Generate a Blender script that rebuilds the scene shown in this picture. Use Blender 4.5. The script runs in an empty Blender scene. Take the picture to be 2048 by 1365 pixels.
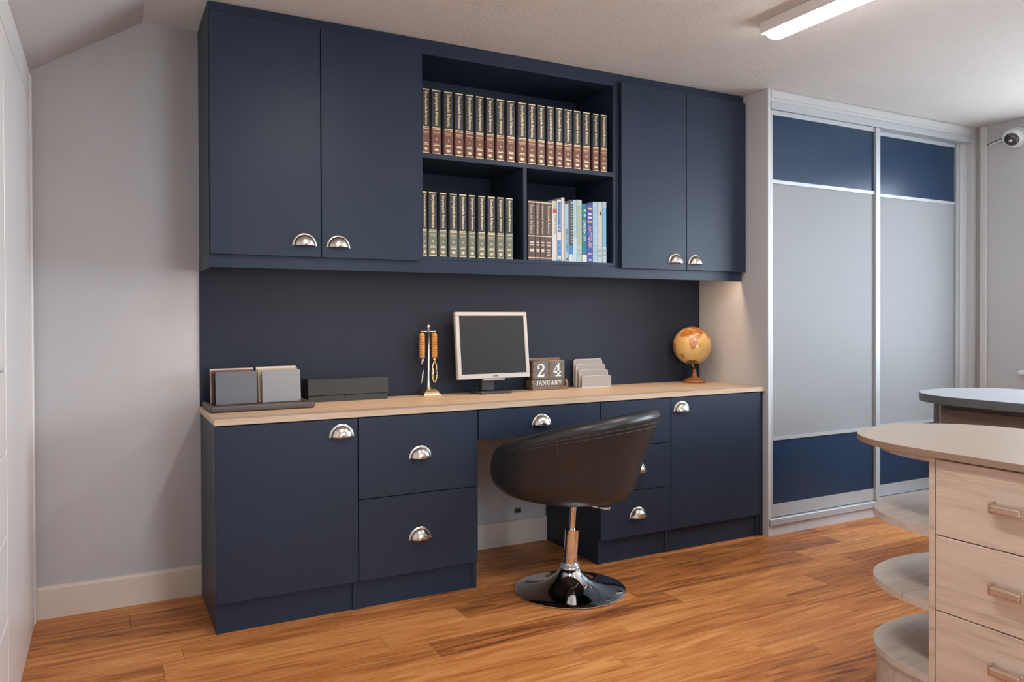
import bpy, bmesh, math, random
from mathutils import Vector, Matrix

random.seed(7)
S = bpy.context.scene
COL = S.collection

# ---------------------------------------------------------------- camera
YAW, PITCH, ROLL = 0.48737, -0.00902, -0.003417
CAM = Vector((-0.33018, -2.82865, 1.10506))
fw = Vector((math.sin(YAW) * math.cos(PITCH), math.cos(YAW) * math.cos(PITCH), math.sin(PITCH)))
rt = Vector((math.cos(YAW), -math.sin(YAW), 0.0))
up = rt.cross(fw)
rt2 = math.cos(ROLL) * rt + math.sin(ROLL) * up
up2 = -math.sin(ROLL) * rt + math.cos(ROLL) * up
cd = bpy.data.cameras.new('camera')
cam = bpy.data.objects.new('camera', cd)
COL.objects.link(cam)
cd.sensor_width = 36.0
cd.lens = 1528.355 * 36.0 / 2048.0
cd.shift_y = -(682.5 - 653.69) / 2048.0
cd.clip_start = 0.02
M = Matrix((rt2, up2, -fw)).transposed().to_4x4()
M.translation = CAM
cam.matrix_world = M
S.camera = cam

# ---------------------------------------------------------------- light and exposure
w = bpy.data.worlds.new('overcast_sky')
S.world = w
w.use_nodes = True
bg = w.node_tree.nodes['Background']
bg.inputs[0].default_value = (0.77, 0.88, 1.0, 1)
SKY = 15.0
bg.inputs[1].default_value = SKY
WIN = (-3.20, -0.47, 0.83, 2.08)          # window opening in the right wall: y0, y1, z0, z1
FILL_WIN = (0.95, 1.95, 0.50, 1.72)            # opening added for fill light in the wall facing the desk: x0, x1, z0, z1
def portal(loc, rot, sx, sy):
    pl = bpy.data.lights.new('window_portal', 'AREA')
    pl.shape = 'RECTANGLE'
    pl.size, pl.size_y = sx, sy
    pl.cycles.is_portal = True
    po = bpy.data.objects.new('window_portal', pl)
    COL.objects.link(po)
    po.location = loc
    po.rotation_euler = rot
portal((4.56, (WIN[0] + WIN[1]) / 2, (WIN[2] + WIN[3]) / 2), (0, math.radians(90), 0), WIN[3] - WIN[2], WIN[1] - WIN[0])
portal(((FILL_WIN[0] + FILL_WIN[1]) / 2, -4.46, (FILL_WIN[2] + FILL_WIN[3]) / 2), (math.radians(90), 0, 0), FILL_WIN[1] - FILL_WIN[0], FILL_WIN[3] - FILL_WIN[2])
TUBE = 47.0                                # emission of the batten lamps' diffusers
STRIP_W = 7.0                              # watts of the strip under the wall cabinets
vs = S.view_settings
vs.view_transform = 'Standard'
vs.look = 'None'
vs.gamma = 1.0
vs.use_curve_mapping = False
vs.exposure = 0.0
S.cycles.max_bounces = 10

# ---------------------------------------------------------------- helpers
WL = {}

def link(o, parent=None, label=None, cat=None, group=None, kind=None):
    COL.objects.link(o)
    if parent is not None:
        o.parent = parent
    if label: o['label'] = label
    if cat: o['category'] = cat
    if group: o['group'] = group
    if kind: o['kind'] = kind
    return o

def thing(name, loc, label, cat, group=None, kind=None):
    o = bpy.data.objects.new(name, None)
    o.empty_display_size = 0.05
    o.location = loc
    WL[o] = Vector(loc)
    return link(o, None, label, cat, group, kind)

def part(name, bm, mat, parent=None, smooth=False, **kw):
    """world-space bmesh -> one mesh object with its origin at the centre of its bounds"""
    vs_ = [v.co for v in bm.verts]
    lo = Vector((min(v.x for v in vs_), min(v.y for v in vs_), min(v.z for v in vs_)))
    hi = Vector((max(v.x for v in vs_), max(v.y for v in vs_), max(v.z for v in vs_)))
    c = (lo + hi) / 2
    for v in bm.verts:
        v.co -= c
    me = bpy.data.meshes.new(name)
    bm.to_mesh(me)
    bm.free()
    for mm in (mat if isinstance(mat, (list, tuple)) else [mat]):
        me.materials.append(mm)
    if smooth:
        for pgn in me.polygons:
            pgn.use_smooth = True
    o = bpy.data.objects.new(name, me)
    o.location = c - (WL[parent] if parent is not None else Vector())
    WL[o] = c
    return link(o, parent, **kw)

def inst(name, me, loc, parent=None, scale=None, **kw):
    o = bpy.data.objects.new(name, me)
    o.location = Vector(loc) - (WL[parent] if parent is not None else Vector())
    if scale: o.scale = scale
    WL[o] = Vector(loc)
    return link(o, parent, **kw)

def nb():
    return bmesh.new()

def abox(bm, x0, x1, y0, y1, z0, z1, bev=0.0, seg=1):
    r = bmesh.ops.create_cube(bm, size=1.0)
    vs_ = r['verts']
    for v in vs_:
        v.co = Vector((x0 + (v.co.x + .5) * (x1 - x0), y0 + (v.co.y + .5) * (y1 - y0), z0 + (v.co.z + .5) * (z1 - z0)))
    if bev > 0:
        es = {e for v in vs_ for e in v.link_edges}
        bmesh.ops.bevel(bm, geom=list(es), offset=bev, segments=seg, affect='EDGES', profile=0.5)
    return bm

def box(x0, x1, y0, y1, z0, z1, bev=0.0, seg=1):
    return abox(nb(), x0, x1, y0, y1, z0, z1, bev, seg)

def atube(bm, pts, r, n=12, caps=True):
    """round tube along points; r is a number or a list of radii"""
    pts = [Vector(q) for q in pts]
    rs = r if isinstance(r, (list, tuple)) else [r] * len(pts)
    rings = []
    for i, q in enumerate(pts):
        a = pts[max(i - 1, 0)]
        b = pts[min(i + 1, len(pts) - 1)]
        t = (b - a).normalized()
        u = t.cross(Vector((0, 0, 1)))
        if u.length < 1e-3:
            u = t.cross(Vector((0, 1, 0)))
        u.normalize()
        v = t.cross(u)
        rings.append([bm.verts.new(q + rs[i] * (math.cos(2 * math.pi * k / n) * u + math.sin(2 * math.pi * k / n) * v)) for k in range(n)])
    for i in range(len(rings) - 1):
        for k in range(n):
            bm.faces.new((rings[i][k], rings[i][(k + 1) % n], rings[i + 1][(k + 1) % n], rings[i + 1][k]))
    if caps:
        bm.faces.new(rings[0][::-1])
        bm.faces.new(rings[-1])
    bmesh.ops.recalc_face_normals(bm, faces=bm.faces)
    return bm

def alathe(bm, c, prof, n=48):
    """revolve (r, z) profile round the vertical through c"""
    rings = []
    for r, z in prof:
        if r < 1e-5:
            rings.append([bm.verts.new((c[0], c[1], c[2] + z))])
        else:
            rings.append([bm.verts.new((c[0] + r * math.cos(2 * math.pi * k / n), c[1] + r * math.sin(2 * math.pi * k / n), c[2] + z)) for k in range(n)])
    for a, b in zip(rings, rings[1:]):
        for k in range(n):
            k2 = (k + 1) % n
            q = [a[k % len(a)], a[k2 % len(a)], b[k2 % len(b)], b[k % len(b)]]
            u = []
            for v in q:
                if v not in u: u.append(v)
            if len(u) > 2:
                bm.faces.new(u)
    bmesh.ops.recalc_face_normals(bm, faces=bm.faces)
    return bm

def aprism(bm, pts, z0, z1, bev=0.0):
    """extrude a closed xy outline between z0 and z1"""
    a = [bm.verts.new((x, y, z0)) for x, y in pts]
    b = [bm.verts.new((x, y, z1)) for x, y in pts]
    n = len(pts)
    top = bm.faces.new(b)
    bot = bm.faces.new(a[::-1])
    for i in range(n):
        bm.faces.new((a[i], a[(i + 1) % n], b[(i + 1) % n], b[i]))
    bmesh.ops.recalc_face_normals(bm, faces=bm.faces)
    if bev > 0:
        bmesh.ops.bevel(bm, geom=list(top.edges) + list(bot.edges), offset=bev, segments=2, affect='EDGES', profile=0.5)
    return bm

def autosmooth(o, ang=35):
    for pgn in o.data.polygons:
        pgn.use_smooth = True
    bm = bmesh.new()
    bm.from_mesh(o.data)
    for e in bm.edges:
        e.smooth = not (len(e.link_faces) == 2 and e.calc_face_angle() > math.radians(ang))
    bm.to_mesh(o.data)
    bm.free()
    return o

# ---------------------------------------------------------------- materials
def mat(name, col, rough=0.5, metal=0.0, spec=0.5, emit=None, estr=0.0, coat=0.0, alpha=None, trans=0.0):
    m = bpy.data.materials.new(name)
    m.use_nodes = True
    b = m.node_tree.nodes['Principled BSDF']
    b.inputs['Base Color'].default_value = (*col, 1)
    b.inputs['Roughness'].default_value = rough
    b.inputs['Metallic'].default_value = metal
    b.inputs['Specular IOR Level'].default_value = spec
    b.inputs['Coat Weight'].default_value = coat
    b.inputs['Transmission Weight'].default_value = trans
    if emit:
        b.inputs['Emission Color'].default_value = (*emit, 1)
        b.inputs['Emission Strength'].default_value = estr
    return m

def nd(m, t, **kw):
    n = m.node_tree.nodes.new(t)
    for k, v in kw.items():
        setattr(n, k, v)
    return n

def mottle(m, c1, c2, scale=6.0, bump=0.0, bscale=200.0, bdist=0.001, detail=3):
    """slight procedural colour variation and fine relief on a plain material"""
    nt = m.node_tree
    b = nt.nodes['Principled BSDF']
    tc = nd(m, 'ShaderNodeTexCoord')
    nz = nd(m, 'ShaderNodeTexNoise')
    nz.inputs['Scale'].default_value = scale
    nz.inputs['Detail'].default_value = detail
    rp = nd(m, 'ShaderNodeValToRGB')
    rp.color_ramp.elements[0].position = 0.3
    rp.color_ramp.elements[1].position = 0.7
    rp.color_ramp.elements[0].color = (*c1, 1)
    rp.color_ramp.elements[1].color = (*c2, 1)
    nt.links.new(tc.outputs['Object'], nz.inputs['Vector'])
    nt.links.new(nz.outputs['Fac'], rp.inputs['Fac'])
    nt.links.new(rp.outputs['Color'], b.inputs['Base Color'])
    if bump > 0:
        n2 = nd(m, 'ShaderNodeTexNoise')
        n2.inputs['Scale'].default_value = bscale
        n2.inputs['Detail'].default_value = 4
        bp = nd(m, 'ShaderNodeBump')
        bp.inputs['Strength'].default_value = bump
        bp.inputs['Distance'].default_value = bdist
        nt.links.new(tc.outputs['Object'], n2.inputs['Vector'])
        nt.links.new(n2.outputs['Fac'], bp.inputs['Height'])
        nt.links.new(bp.outputs['Normal'], b.inputs['Normal'])
    return m

def wood(name, cols, axis=0, scale=1.0, stretch=0.07, rough=0.45, ring=0.0, var=0.0, bump=0.05, spec=0.4, pos=(0.25, 0.5, 0.75)):
    """procedural wood: stretched noise grain along one axis, each object with its own offset"""
    m = mat(name, cols[1], rough, spec=spec)
    nt = m.node_tree
    b = nt.nodes['Principled BSDF']
    tc = nd(m, 'ShaderNodeTexCoord')
    oi = nd(m, 'ShaderNodeObjectInfo')
    ad = nd(m, 'ShaderNodeVectorMath', operation='MULTIPLY_ADD')
    mu = nd(m, 'ShaderNodeMath', operation='MULTIPLY')
    mu.inputs[1].default_value = 37.0
    nt.links.new(oi.outputs['Random'], mu.inputs[0])
    cx = nd(m, 'ShaderNodeCombineXYZ')
    for i in range(3):
        nt.links.new(mu.outputs[0], cx.inputs[i])
    ad.inputs[1].default_value = (1, 1, 1)
    nt.links.new(tc.outputs['Object'], ad.inputs[0])
    nt.links.new(cx.outputs[0], ad.inputs[2])
    mp = nd(m, 'ShaderNodeMapping')
    sc = [9.0 * scale] * 3
    sc[axis] *= stretch
    mp.inputs['Scale'].default_value = sc
    nt.links.new(ad.outputs[0], mp.inputs['Vector'])
    n1 = nd(m, 'ShaderNodeTexNoise')
    n1.inputs['Scale'].default_value = 1.6
    n1.inputs['Detail'].default_value = 7
    n1.inputs['Roughness'].default_value = 0.62
    n1.inputs['Distortion'].default_value = 0.6 + ring
    nt.links.new(mp.outputs[0], n1.inputs['Vector'])
    mp2 = nd(m, 'ShaderNodeMapping')
    sc2 = [90.0 * scale] * 3
    sc2[axis] *= stretch * 0.5
    mp2.inputs['Scale'].default_value = sc2
    nt.links.new(ad.outputs[0], mp2.inputs['Vector'])
    n2 = nd(m, 'ShaderNodeTexNoise')
    n2.inputs['Scale'].default_value = 1.4
    n2.inputs['Detail'].default_value = 3
    nt.links.new(mp2.outputs[0], n2.inputs['Vector'])
    mx = nd(m, 'ShaderNodeMath', operation='MULTIPLY_ADD')
    mx.inputs[1].default_value = 0.32
    s2 = nd(m, 'ShaderNodeMath', operation='SUBTRACT')
    s2.inputs[1].default_value = 0.5
    nt.links.new(n2.outputs['Fac'], s2.inputs[0])
    nt.links.new(s2.outputs[0], mx.inputs[0])
    nt.links.new(n1.outputs['Fac'], mx.inputs[2])
    src = mx.outputs[0]
    if var > 0:
        v1 = nd(m, 'ShaderNodeMath', operation='SUBTRACT')
        v1.inputs[1].default_value = 0.5
        nt.links.new(oi.outputs['Random'], v1.inputs[0])
        v2 = nd(m, 'ShaderNodeMath', operation='MULTIPLY_ADD')
        v2.inputs[1].default_value = var
        nt.links.new(v1.outputs[0], v2.inputs[0])
        nt.links.new(src, v2.inputs[2])
        src = v2.outputs[0]
    rp = nd(m, 'ShaderNodeValToRGB')
    el = rp.color_ramp.elements
    el[0].position = pos[0]
    el[0].color = (*cols[0], 1)
    el[1].position = pos[2]
    el[1].color = (*cols[2], 1)
    e = el.new(pos[1])
    e.color = (*cols[1], 1)
    nt.links.new(src, rp.inputs['Fac'])
    nt.links.new(rp.outputs['Color'], b.inputs['Base Color'])
    bp = nd(m, 'ShaderNodeBump')
    bp.inputs['Strength'].default_value = bump
    bp.inputs['Distance'].default_value = 0.002
    nt.links.new(n2.outputs['Fac'], bp.inputs['Height'])
    nt.links.new(bp.outputs['Normal'], b.inputs['Normal'])
    return m

NAVY = mottle(mat('navy_paint', (0.018, 0.028, 0.05), 0.40, spec=0.28), (0.019, 0.030, 0.053), (0.021, 0.033, 0.058), 3.0, 0.04, 500, 0.0005)
NAVY_DK = mottle(mat('navy_panel', (0.022, 0.028, 0.046), 0.6, spec=0.2), (0.021, 0.027, 0.045), (0.024, 0.031, 0.05), 3.0)
GAP = mat('dark_recess', (0.008, 0.009, 0.012), 0.8, spec=0.1)
CEIL = mottle(mat('stippled_ceiling', (0.72, 0.69, 0.66), 0.9, spec=0.1), (0.70, 0.67, 0.64), (0.74, 0.71, 0.68), 2.0, 0.6, 75, 0.005)
CEIL2 = mottle(mat('slope_paint', (0.6, 0.58, 0.58), 0.85, spec=0.15), (0.60, 0.575, 0.575), (0.62, 0.595, 0.595), 2.0)
WALL = mottle(mat('grey_wall_paint', (0.56, 0.555, 0.56), 0.8, spec=0.2), (0.55, 0.545, 0.55), (0.57, 0.565, 0.57), 3.0, 0.1, 300)
CREAM = mottle(mat('cream_gloss', (0.78, 0.69, 0.6), 0.35), (0.76, 0.67, 0.58), (0.80, 0.71, 0.62), 8.0)
BEAD = mat('bead_paint', (0.62, 0.60, 0.575), 0.4)
WHITE = mottle(mat('white_gloss', (0.80, 0.775, 0.765), 0.3), (0.79, 0.765, 0.755), (0.81, 0.785, 0.775), 3.0)
WOODFLOOR = wood('oak_plank', ((0.155, 0.047, 0.014), (0.52, 0.183, 0.049), (0.77, 0.345, 0.112)), 0, 1.45, 0.085, 0.42, 1.5, 0.24, 0.08, 0.28, (0.22, 0.48, 0.76))
WORKTOP = wood('pale_oak_worktop', ((0.44, 0.31, 0.205), (0.58, 0.43, 0.30), (0.68, 0.53, 0.39)), 0, 2.6, 0.02, 0.4, 0.0, 0.0, 0.02)
ISLOAK = wood('bleached_oak', ((0.44, 0.335, 0.255), (0.68, 0.55, 0.44), (0.77, 0.65, 0.54)), 1, 1.5, 0.09, 0.5, 0.6, 0.1, 0.06, 0.3, (0.22, 0.42, 0.7))
ISLOAKX = wood('bleached_oak_shelf', ((0.40, 0.33, 0.27), (0.58, 0.50, 0.43), (0.68, 0.60, 0.52)), 0, 1.5, 0.09, 0.5, 0.4, 0.06, 0.05, 0.3, (0.22, 0.42, 0.7))
TAUPE = mottle(mat('taupe_top', (0.54, 0.445, 0.36), 0.38), (0.32, 0.255, 0.20), (0.34, 0.275, 0.22), 5.0)
TAUPE_E = mat('taupe_edge', (0.34, 0.24, 0.165), 0.45)
GREYTOP = mottle(mat('grey_top', (0.50, 0.52, 0.55), 0.35), (0.41, 0.43, 0.455), (0.43, 0.45, 0.475), 5.0)
GREYTOP_E = mat('grey_edge', (0.10, 0.105, 0.11), 0.45)
DKWOOD = wood('dark_walnut', ((0.06, 0.038, 0.03), (0.115, 0.078, 0.06), (0.17, 0.12, 0.095)), 1, 1.4, 0.08, 0.5)
GREYP = mottle(mat('dove_grey_laminate', (0.53, 0.525, 0.53), 0.45), (0.52, 0.515, 0.52), (0.54, 0.535, 0.54), 3.0)
SILVER = mat('silver_profile', (0.44, 0.462, 0.48), 0.45, metal=0.25)
PALE = mat('pale_grey_glass', (0.295, 0.305, 0.31), 0.45, spec=0.06)
NAVYGL = mat('navy_glass', (0.014, 0.036, 0.078), 0.25, spec=0.35)
NICKEL = mat('brushed_nickel', (0.68, 0.62, 0.56), 0.27, metal=1.0)
TAUPEM = mat('brushed_bronze', (0.62, 0.50, 0.40), 0.42, metal=0.8)
CHROME = mat('chrome', (0.82, 0.82, 0.83), 0.05, metal=1.0)
LEATHER = mottle(mat('charcoal_leather', (0.03, 0.027, 0.026), 0.36, spec=0.5), (0.019, 0.0195, 0.020), (0.025, 0.025, 0.026), 20, 0.12, 350, 0.0006)
STITCH = mat('grey_stitching', (0.075, 0.075, 0.08), 0.6)
BLACKB = mat('black_leatherette', (0.018, 0.017, 0.018), 0.45, spec=0.4)
SPINE_BK = mat('black_spine', (0.035, 0.036, 0.04), 0.4, spec=0.5)
BANDR = mat('russet_band', (0.19, 0.072, 0.05), 0.45)
BANDG = mat('sage_band', (0.17, 0.18, 0.135), 0.45)
GILT = mat('gilt', (0.85, 0.68, 0.40), 0.4, metal=0.25)
PAPER = mat('page_paper', (0.7, 0.64, 0.52), 0.8)
BROWNB = mat('brown_cloth', (0.10, 0.058, 0.042), 0.55)
BRASS = mat('brass', (0.85, 0.66, 0.4), 0.22, metal=1.0)
STEEL = mat('satin_steel', (0.75, 0.74, 0.72), 0.25, metal=1.0)
TURNED = wood('turned_beech', ((0.33, 0.13, 0.03), (0.5, 0.22, 0.055), (0.62, 0.31, 0.10)), 2, 6, 0.3, 0.35)
MONB = mottle(mat('silver_plastic', (0.62, 0.61, 0.60), 0.4), (0.45, 0.44, 0.435), (0.47, 0.46, 0.455), 6)
SCREEN = mat('dark_screen', (0.022, 0.023, 0.026), 0.35, spec=0.3)
CHARPL = mat('charcoal_plastic', (0.045, 0.047, 0.05), 0.4)
RUSTIC = wood('rustic_wood', ((0.10, 0.06, 0.035), (0.18, 0.115, 0.07), (0.27, 0.18, 0.12)), 0, 4, 0.1, 0.6)
SLATE = mottle(mat('slate_block', (0.12, 0.125, 0.12), 0.7), (0.10, 0.105, 0.10), (0.14, 0.145, 0.14), 60)
LETTER = mat('white_lettering', (0.8, 0.79, 0.77), 0.6)
ACRYL = mat('frosted_acrylic', (0.34, 0.305, 0.285), 0.35, spec=0.4)
ACRYLE = mat('acrylic_edge', (0.58, 0.575, 0.575), 0.2, spec=0.6)
OCEAN = mottle(mat('globe_ocean', (0.74, 0.50, 0.22), 0.3, coat=0.3), (0.62, 0.38, 0.12), (0.72, 0.49, 0.21), 14)
LAND = mottle(mat('globe_land', (0.50, 0.19, 0.05), 0.3, coat=0.3), (0.34, 0.10, 0.02), (0.52, 0.20, 0.055), 35)
LANDP = mottle(mat('globe_africa', (0.56, 0.30, 0.17), 0.3, coat=0.3), (0.40, 0.16, 0.075), (0.54, 0.30, 0.17), 30)
ICE = mat('globe_antarctica', (0.20, 0.12, 0.04), 0.3)
GLOBEWD = wood('globe_stand_wood', ((0.18, 0.06, 0.02), (0.30, 0.11, 0.035), (0.42, 0.18, 0.06)), 0, 5, 0.2, 0.3)
PVC = mat('white_plastic', (0.75, 0.75, 0.76), 0.4)
DOME = mat('smoked_dome', (0.03, 0.032, 0.04), 0.08, spec=0.8)
BLACKPL = mat('black_plastic', (0.012, 0.012, 0.013), 0.4)
LAMPBODY = mat('lamp_housing', (0.78, 0.76, 0.73), 0.4)
DIFFUSER = mat('lit_diffuser', (0.9, 0.9, 0.9), 0.5, emit=(1.0, 0.97, 0.935), estr=TUBE)
STRIPM = mat('led_strip', (0.9, 0.85, 0.7), 0.5, emit=(1.0, 0.72, 0.45), estr=2.0)

# ---------------------------------------------------------------- room shell
ZC = 2.2694
YB = 0.49            # plaster face of the back wall
XR = 4.392           # right wall
XL = -0.60           # plaster behind the fitted unit
YF = -4.3            # wall behind the camera
ST = dict(kind='structure')

fl = thing('floor', (1.9, -1.9, 0), 'brown oak plank floor of the study', 'floor', kind='structure')
part('subfloor', box(XL - .1, XR + .1, YF - .1, YB + .1, -0.06, -0.0125), GAP, fl)
# planks run along the desk; the end joints follow the photograph in the rows that show them
PW, P0, PL = 0.1265, 0.3705, 1.02
known = {-1: -0.62, 0: -0.263, 1: 0.25, 2: -0.60, 3: -0.115, 4: -0.18, 5: 0.503, 6: 0.633, 7: 1.295, 8: 0.02, 9: 1.13, 10: 1.6, 11: 0.75, 12: 0.2}
pcache = {}
for i in range(-1, 37):
    y1 = P0 - PW * i
    y0 = y1 - PW
    if y0 > YB or y1 < YF: continue
    y1c, y0c = min(y1, YB + .01), max(y0, YF)
    j = known.get(i, (i * 0.377) % 1.02)
    x = j
    while x > XL: x -= PL
    while x < XR:
        a, b = max(x, XL - .02), min(x + PL, XR + .02)
        x += PL
        if b - a < 0.03: continue
        k = (round(b - a, 3), round(y1c - y0c, 3))
        if k not in pcache:
            o = part('plank', box(a + .0004, b - .0004, y0c + .0004, y1c - .0004, -0.012, 0, 0.0008), WOODFLOOR, fl)
            pcache[k] = o.data
        else:
            inst('plank', pcache[k], ((a + b) / 2, (y0c + y1c) / 2, -0.006), fl)

part('ground', box(-30, 30, -30, 30, -2.9, -2.7), mottle(mat('bounce_ground', (0.16, 0.17, 0.13), 0.9), (0.50, 0.50, 0.48), (0.56, 0.56, 0.53), 1.0), label='unseen pale ground outside, added to bounce light indoors', **ST)  # unseen plane added to set how much daylight reaches the ceiling from below
XC = -0.2            # crease between flat and sloping ceiling
part('ceiling', box(XC, XR + .1, YF - .1, YB + .1, ZC, ZC + .08), CEIL, label='white stippled flat ceiling', **ST)
bm = nb()
dz = (ZC - 2.0306) / (0.5706 - 0.2)
aprism(bm, [(XC, ZC), (XC, ZC + .08), (-0.75, ZC - dz * .55 + .08), (-0.75, ZC - dz * .55)], YF - .1, YB + .1)
for v in bm.verts:
    v.co = Vector((v.co.x, v.co.z, v.co.y))
bmesh.ops.recalc_face_normals(bm, faces=bm.faces)
part('ceiling_slope', bm, CEIL2, label='smooth grey sloping ceiling above the white fitted unit', **ST)
part('wall_back', box(XL - .1, XR + .2, YB, YB + .1, -0.05, ZC + .05), WALL, label='pale grey back wall behind the navy units', **ST)
part('wall_left', box(XL - .1, XL, YF - .1, YB, -0.05, ZC), WALL, label='wall behind the white fitted unit', **ST)
bm = nb()
x0, x1, z0, z1 = FILL_WIN
abox(bm, XL - .1, x0, YF - .12, YF, -.05, ZC + .05)
abox(bm, x1, XR + .2, YF - .12, YF, -.05, ZC + .05)
abox(bm, x0, x1, YF - .12, YF, -.05, z0)
abox(bm, x0, x1, YF - .12, YF, z1, ZC + .05)
part('wall_front', bm, WALL, label='pale grey wall facing the desk', **ST)
bm = nb()
y0, y1, z0, z1 = WIN
abox(bm, XR, XR + .14, YF - .1, y0, -.05, ZC + .05)
abox(bm, XR, XR + .14, y1, YB, -.05, ZC + .05)
abox(bm, XR, XR + .14, y0, y1, -.05, z0)
abox(bm, XR, XR + .14, y0, y1, z1, ZC + .05)
part('wall_right', bm, WALL, label='pale grey right wall with a window opening', **ST)
wn = thing('window_1', (XR + .1, (y0 + y1) / 2, z0), 'white framed window in the right wall', 'window', kind='structure')
bm = nb()
for a, b, c, d in ((y0, y1, z0, z0 + .06), (y0, y1, z1 - .06, z1), (y0, y0 + .06, z0, z1), (y1 - .06, y1, z0, z1), ((y0 + y1) / 2 - .035, (y0 + y1) / 2 + .035, z0, z1)):
    abox(bm, XR + .07, XR + .13, a, b, c, d, .004)
part('window_frame', bm, WHITE, wn)
gm = bpy.data.materials.new('window_glass')
gm.use_nodes = True
nt = gm.node_tree
nt.nodes.clear()
tr = nt.nodes.new('ShaderNodeBsdfTransparent')
gl = nt.nodes.new('ShaderNodeBsdfGlossy')
gl.inputs['Roughness'].default_value = 0.02
ms = nt.nodes.new('ShaderNodeMixShader')
ms.inputs[0].default_value = 0.06
om = nt.nodes.new('ShaderNodeOutputMaterial')
nt.links.new(tr.outputs[0], ms.inputs[1])
nt.links.new(gl.outputs[0], ms.inputs[2])
nt.links.new(ms.outputs[0], om.inputs[0])
for a, b in ((y0 + .06, (y0 + y1) / 2 - .035), ((y0 + y1) / 2 + .035, y1 - .06)):
    part('pane', box(XR + .098, XR + .102, a, b, z0 + .06, z1 - .06), gm, wn)
part('window_sill', box(XR - .05, XR + .07, y0 - .06, -0.283, z0 - .055, z0 - .03, .006, 2), WHITE, wn)

w2 = thing('fill_window', ((x0 + x1) / 2, YF - .1, FILL_WIN[2]), 'unseen white framed window added for fill light in the wall facing the desk', 'window', kind='structure')  # unseen window added behind the camera to brighten the room from the front
x0, x1, z0, z1 = FILL_WIN
bm = nb()
xm = (x0 + x1) / 2
for a, b, c, d in ((x0, x1, z0, z0 + .06), (x0, x1, z1 - .06, z1), (x0, x0 + .06, z0, z1), (x1 - .06, x1, z0, z1), (xm - .035, xm + .035, z0, z1)):
    abox(bm, a, b, YF - .11, YF - .05, c, d, .004)
part('window_frame', bm, WHITE, w2)
for a, b in ((x0 + .06, xm - .035), (xm + .035, x1 - .06)):
    part('pane', box(a, b, YF - .082, YF - .078, z0 + .06, z1 - .06), gm, w2)
part('window_sill', box(x0 - .06, x1 + .06, YF - .05, YF + .05, z0 - .03, z0, .006, 2), WHITE, w2)

def skirting(name, x0, x1, label):
    bm = nb()
    prof = [(YB, 0), (YB - .015, 0), (YB - .015, .108), (YB - .011, .1165), (YB - .005, .119), (YB, .119)]
    a = [bm.verts.new((x0, y, z)) for y, z in prof]
    b = [bm.verts.new((x1, y, z)) for y, z in prof]
    for i in range(len(prof)):
        k = (i + 1) % len(prof)
        bm.faces.new((a[i], a[k], b[k], b[i]))
    bm.faces.new(a)
    bm.faces.new(b[::-1])
    bmesh.ops.recalc_face_normals(bm, faces=bm.faces)
    part(name, bm, CREAM, label=label, **ST)
skirting('baseboard_back', XL + .03, 0.0, 'cream skirting board left of the navy base cabinets')
skirting('baseboard_kneehole', 1.0, 1.62, 'cream skirting board inside the kneehole')
part('trim_1', box(4.372, XR, -0.085, -0.045, 0, ZC, .004), BEAD, label='cream upright bead between wardrobe and right wall', **ST)
part('trim_2', box(XL, -0.566, 0.425, 0.468, 0, 2.0, .004), WHITE, label='white upright infill strip in the corner', **ST)

# ---------------------------------------------------------------- white fitted unit on the left wall
fu = thing('fitted_unit', (-0.585, -1.9, 0), 'white fitted unit with drawers along the left wall', 'wardrobe')
XF = -0.5706
part('carcass', box(XL + .001, XF - .019, YF + .02, 0.424, 0, 2.0), WHITE, fu)
part('pelmet', box(XF - .018, XF, YF + .02, 0.424, 1.906, 2.012, .002), WHITE, fu)
part('end_panel', box(XF - .018, XF, -0.380, 0.424, 0.0, 1.899, .0025), WHITE, fu)
y = -0.386
for n in range(4):
    ya, yb_ = y - .9, y
    d = part('door', box(XF - .018, XF, ya, yb_, 0.978, 1.899, .003), WHITE, fu)
    for z0_, z1_ in ((0.758, 0.972), (0.535, 0.753), (0.308, 0.530), (0.085, 0.303)):
        part('drawer', box(XF - .018, XF, ya, yb_, z0_, z1_, .003), WHITE, fu)
    y -= .904
part('plinth', box(XF - .018, XF - .012, YF + .02, -0.386, 0, 0.08), WHITE, fu)

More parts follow.
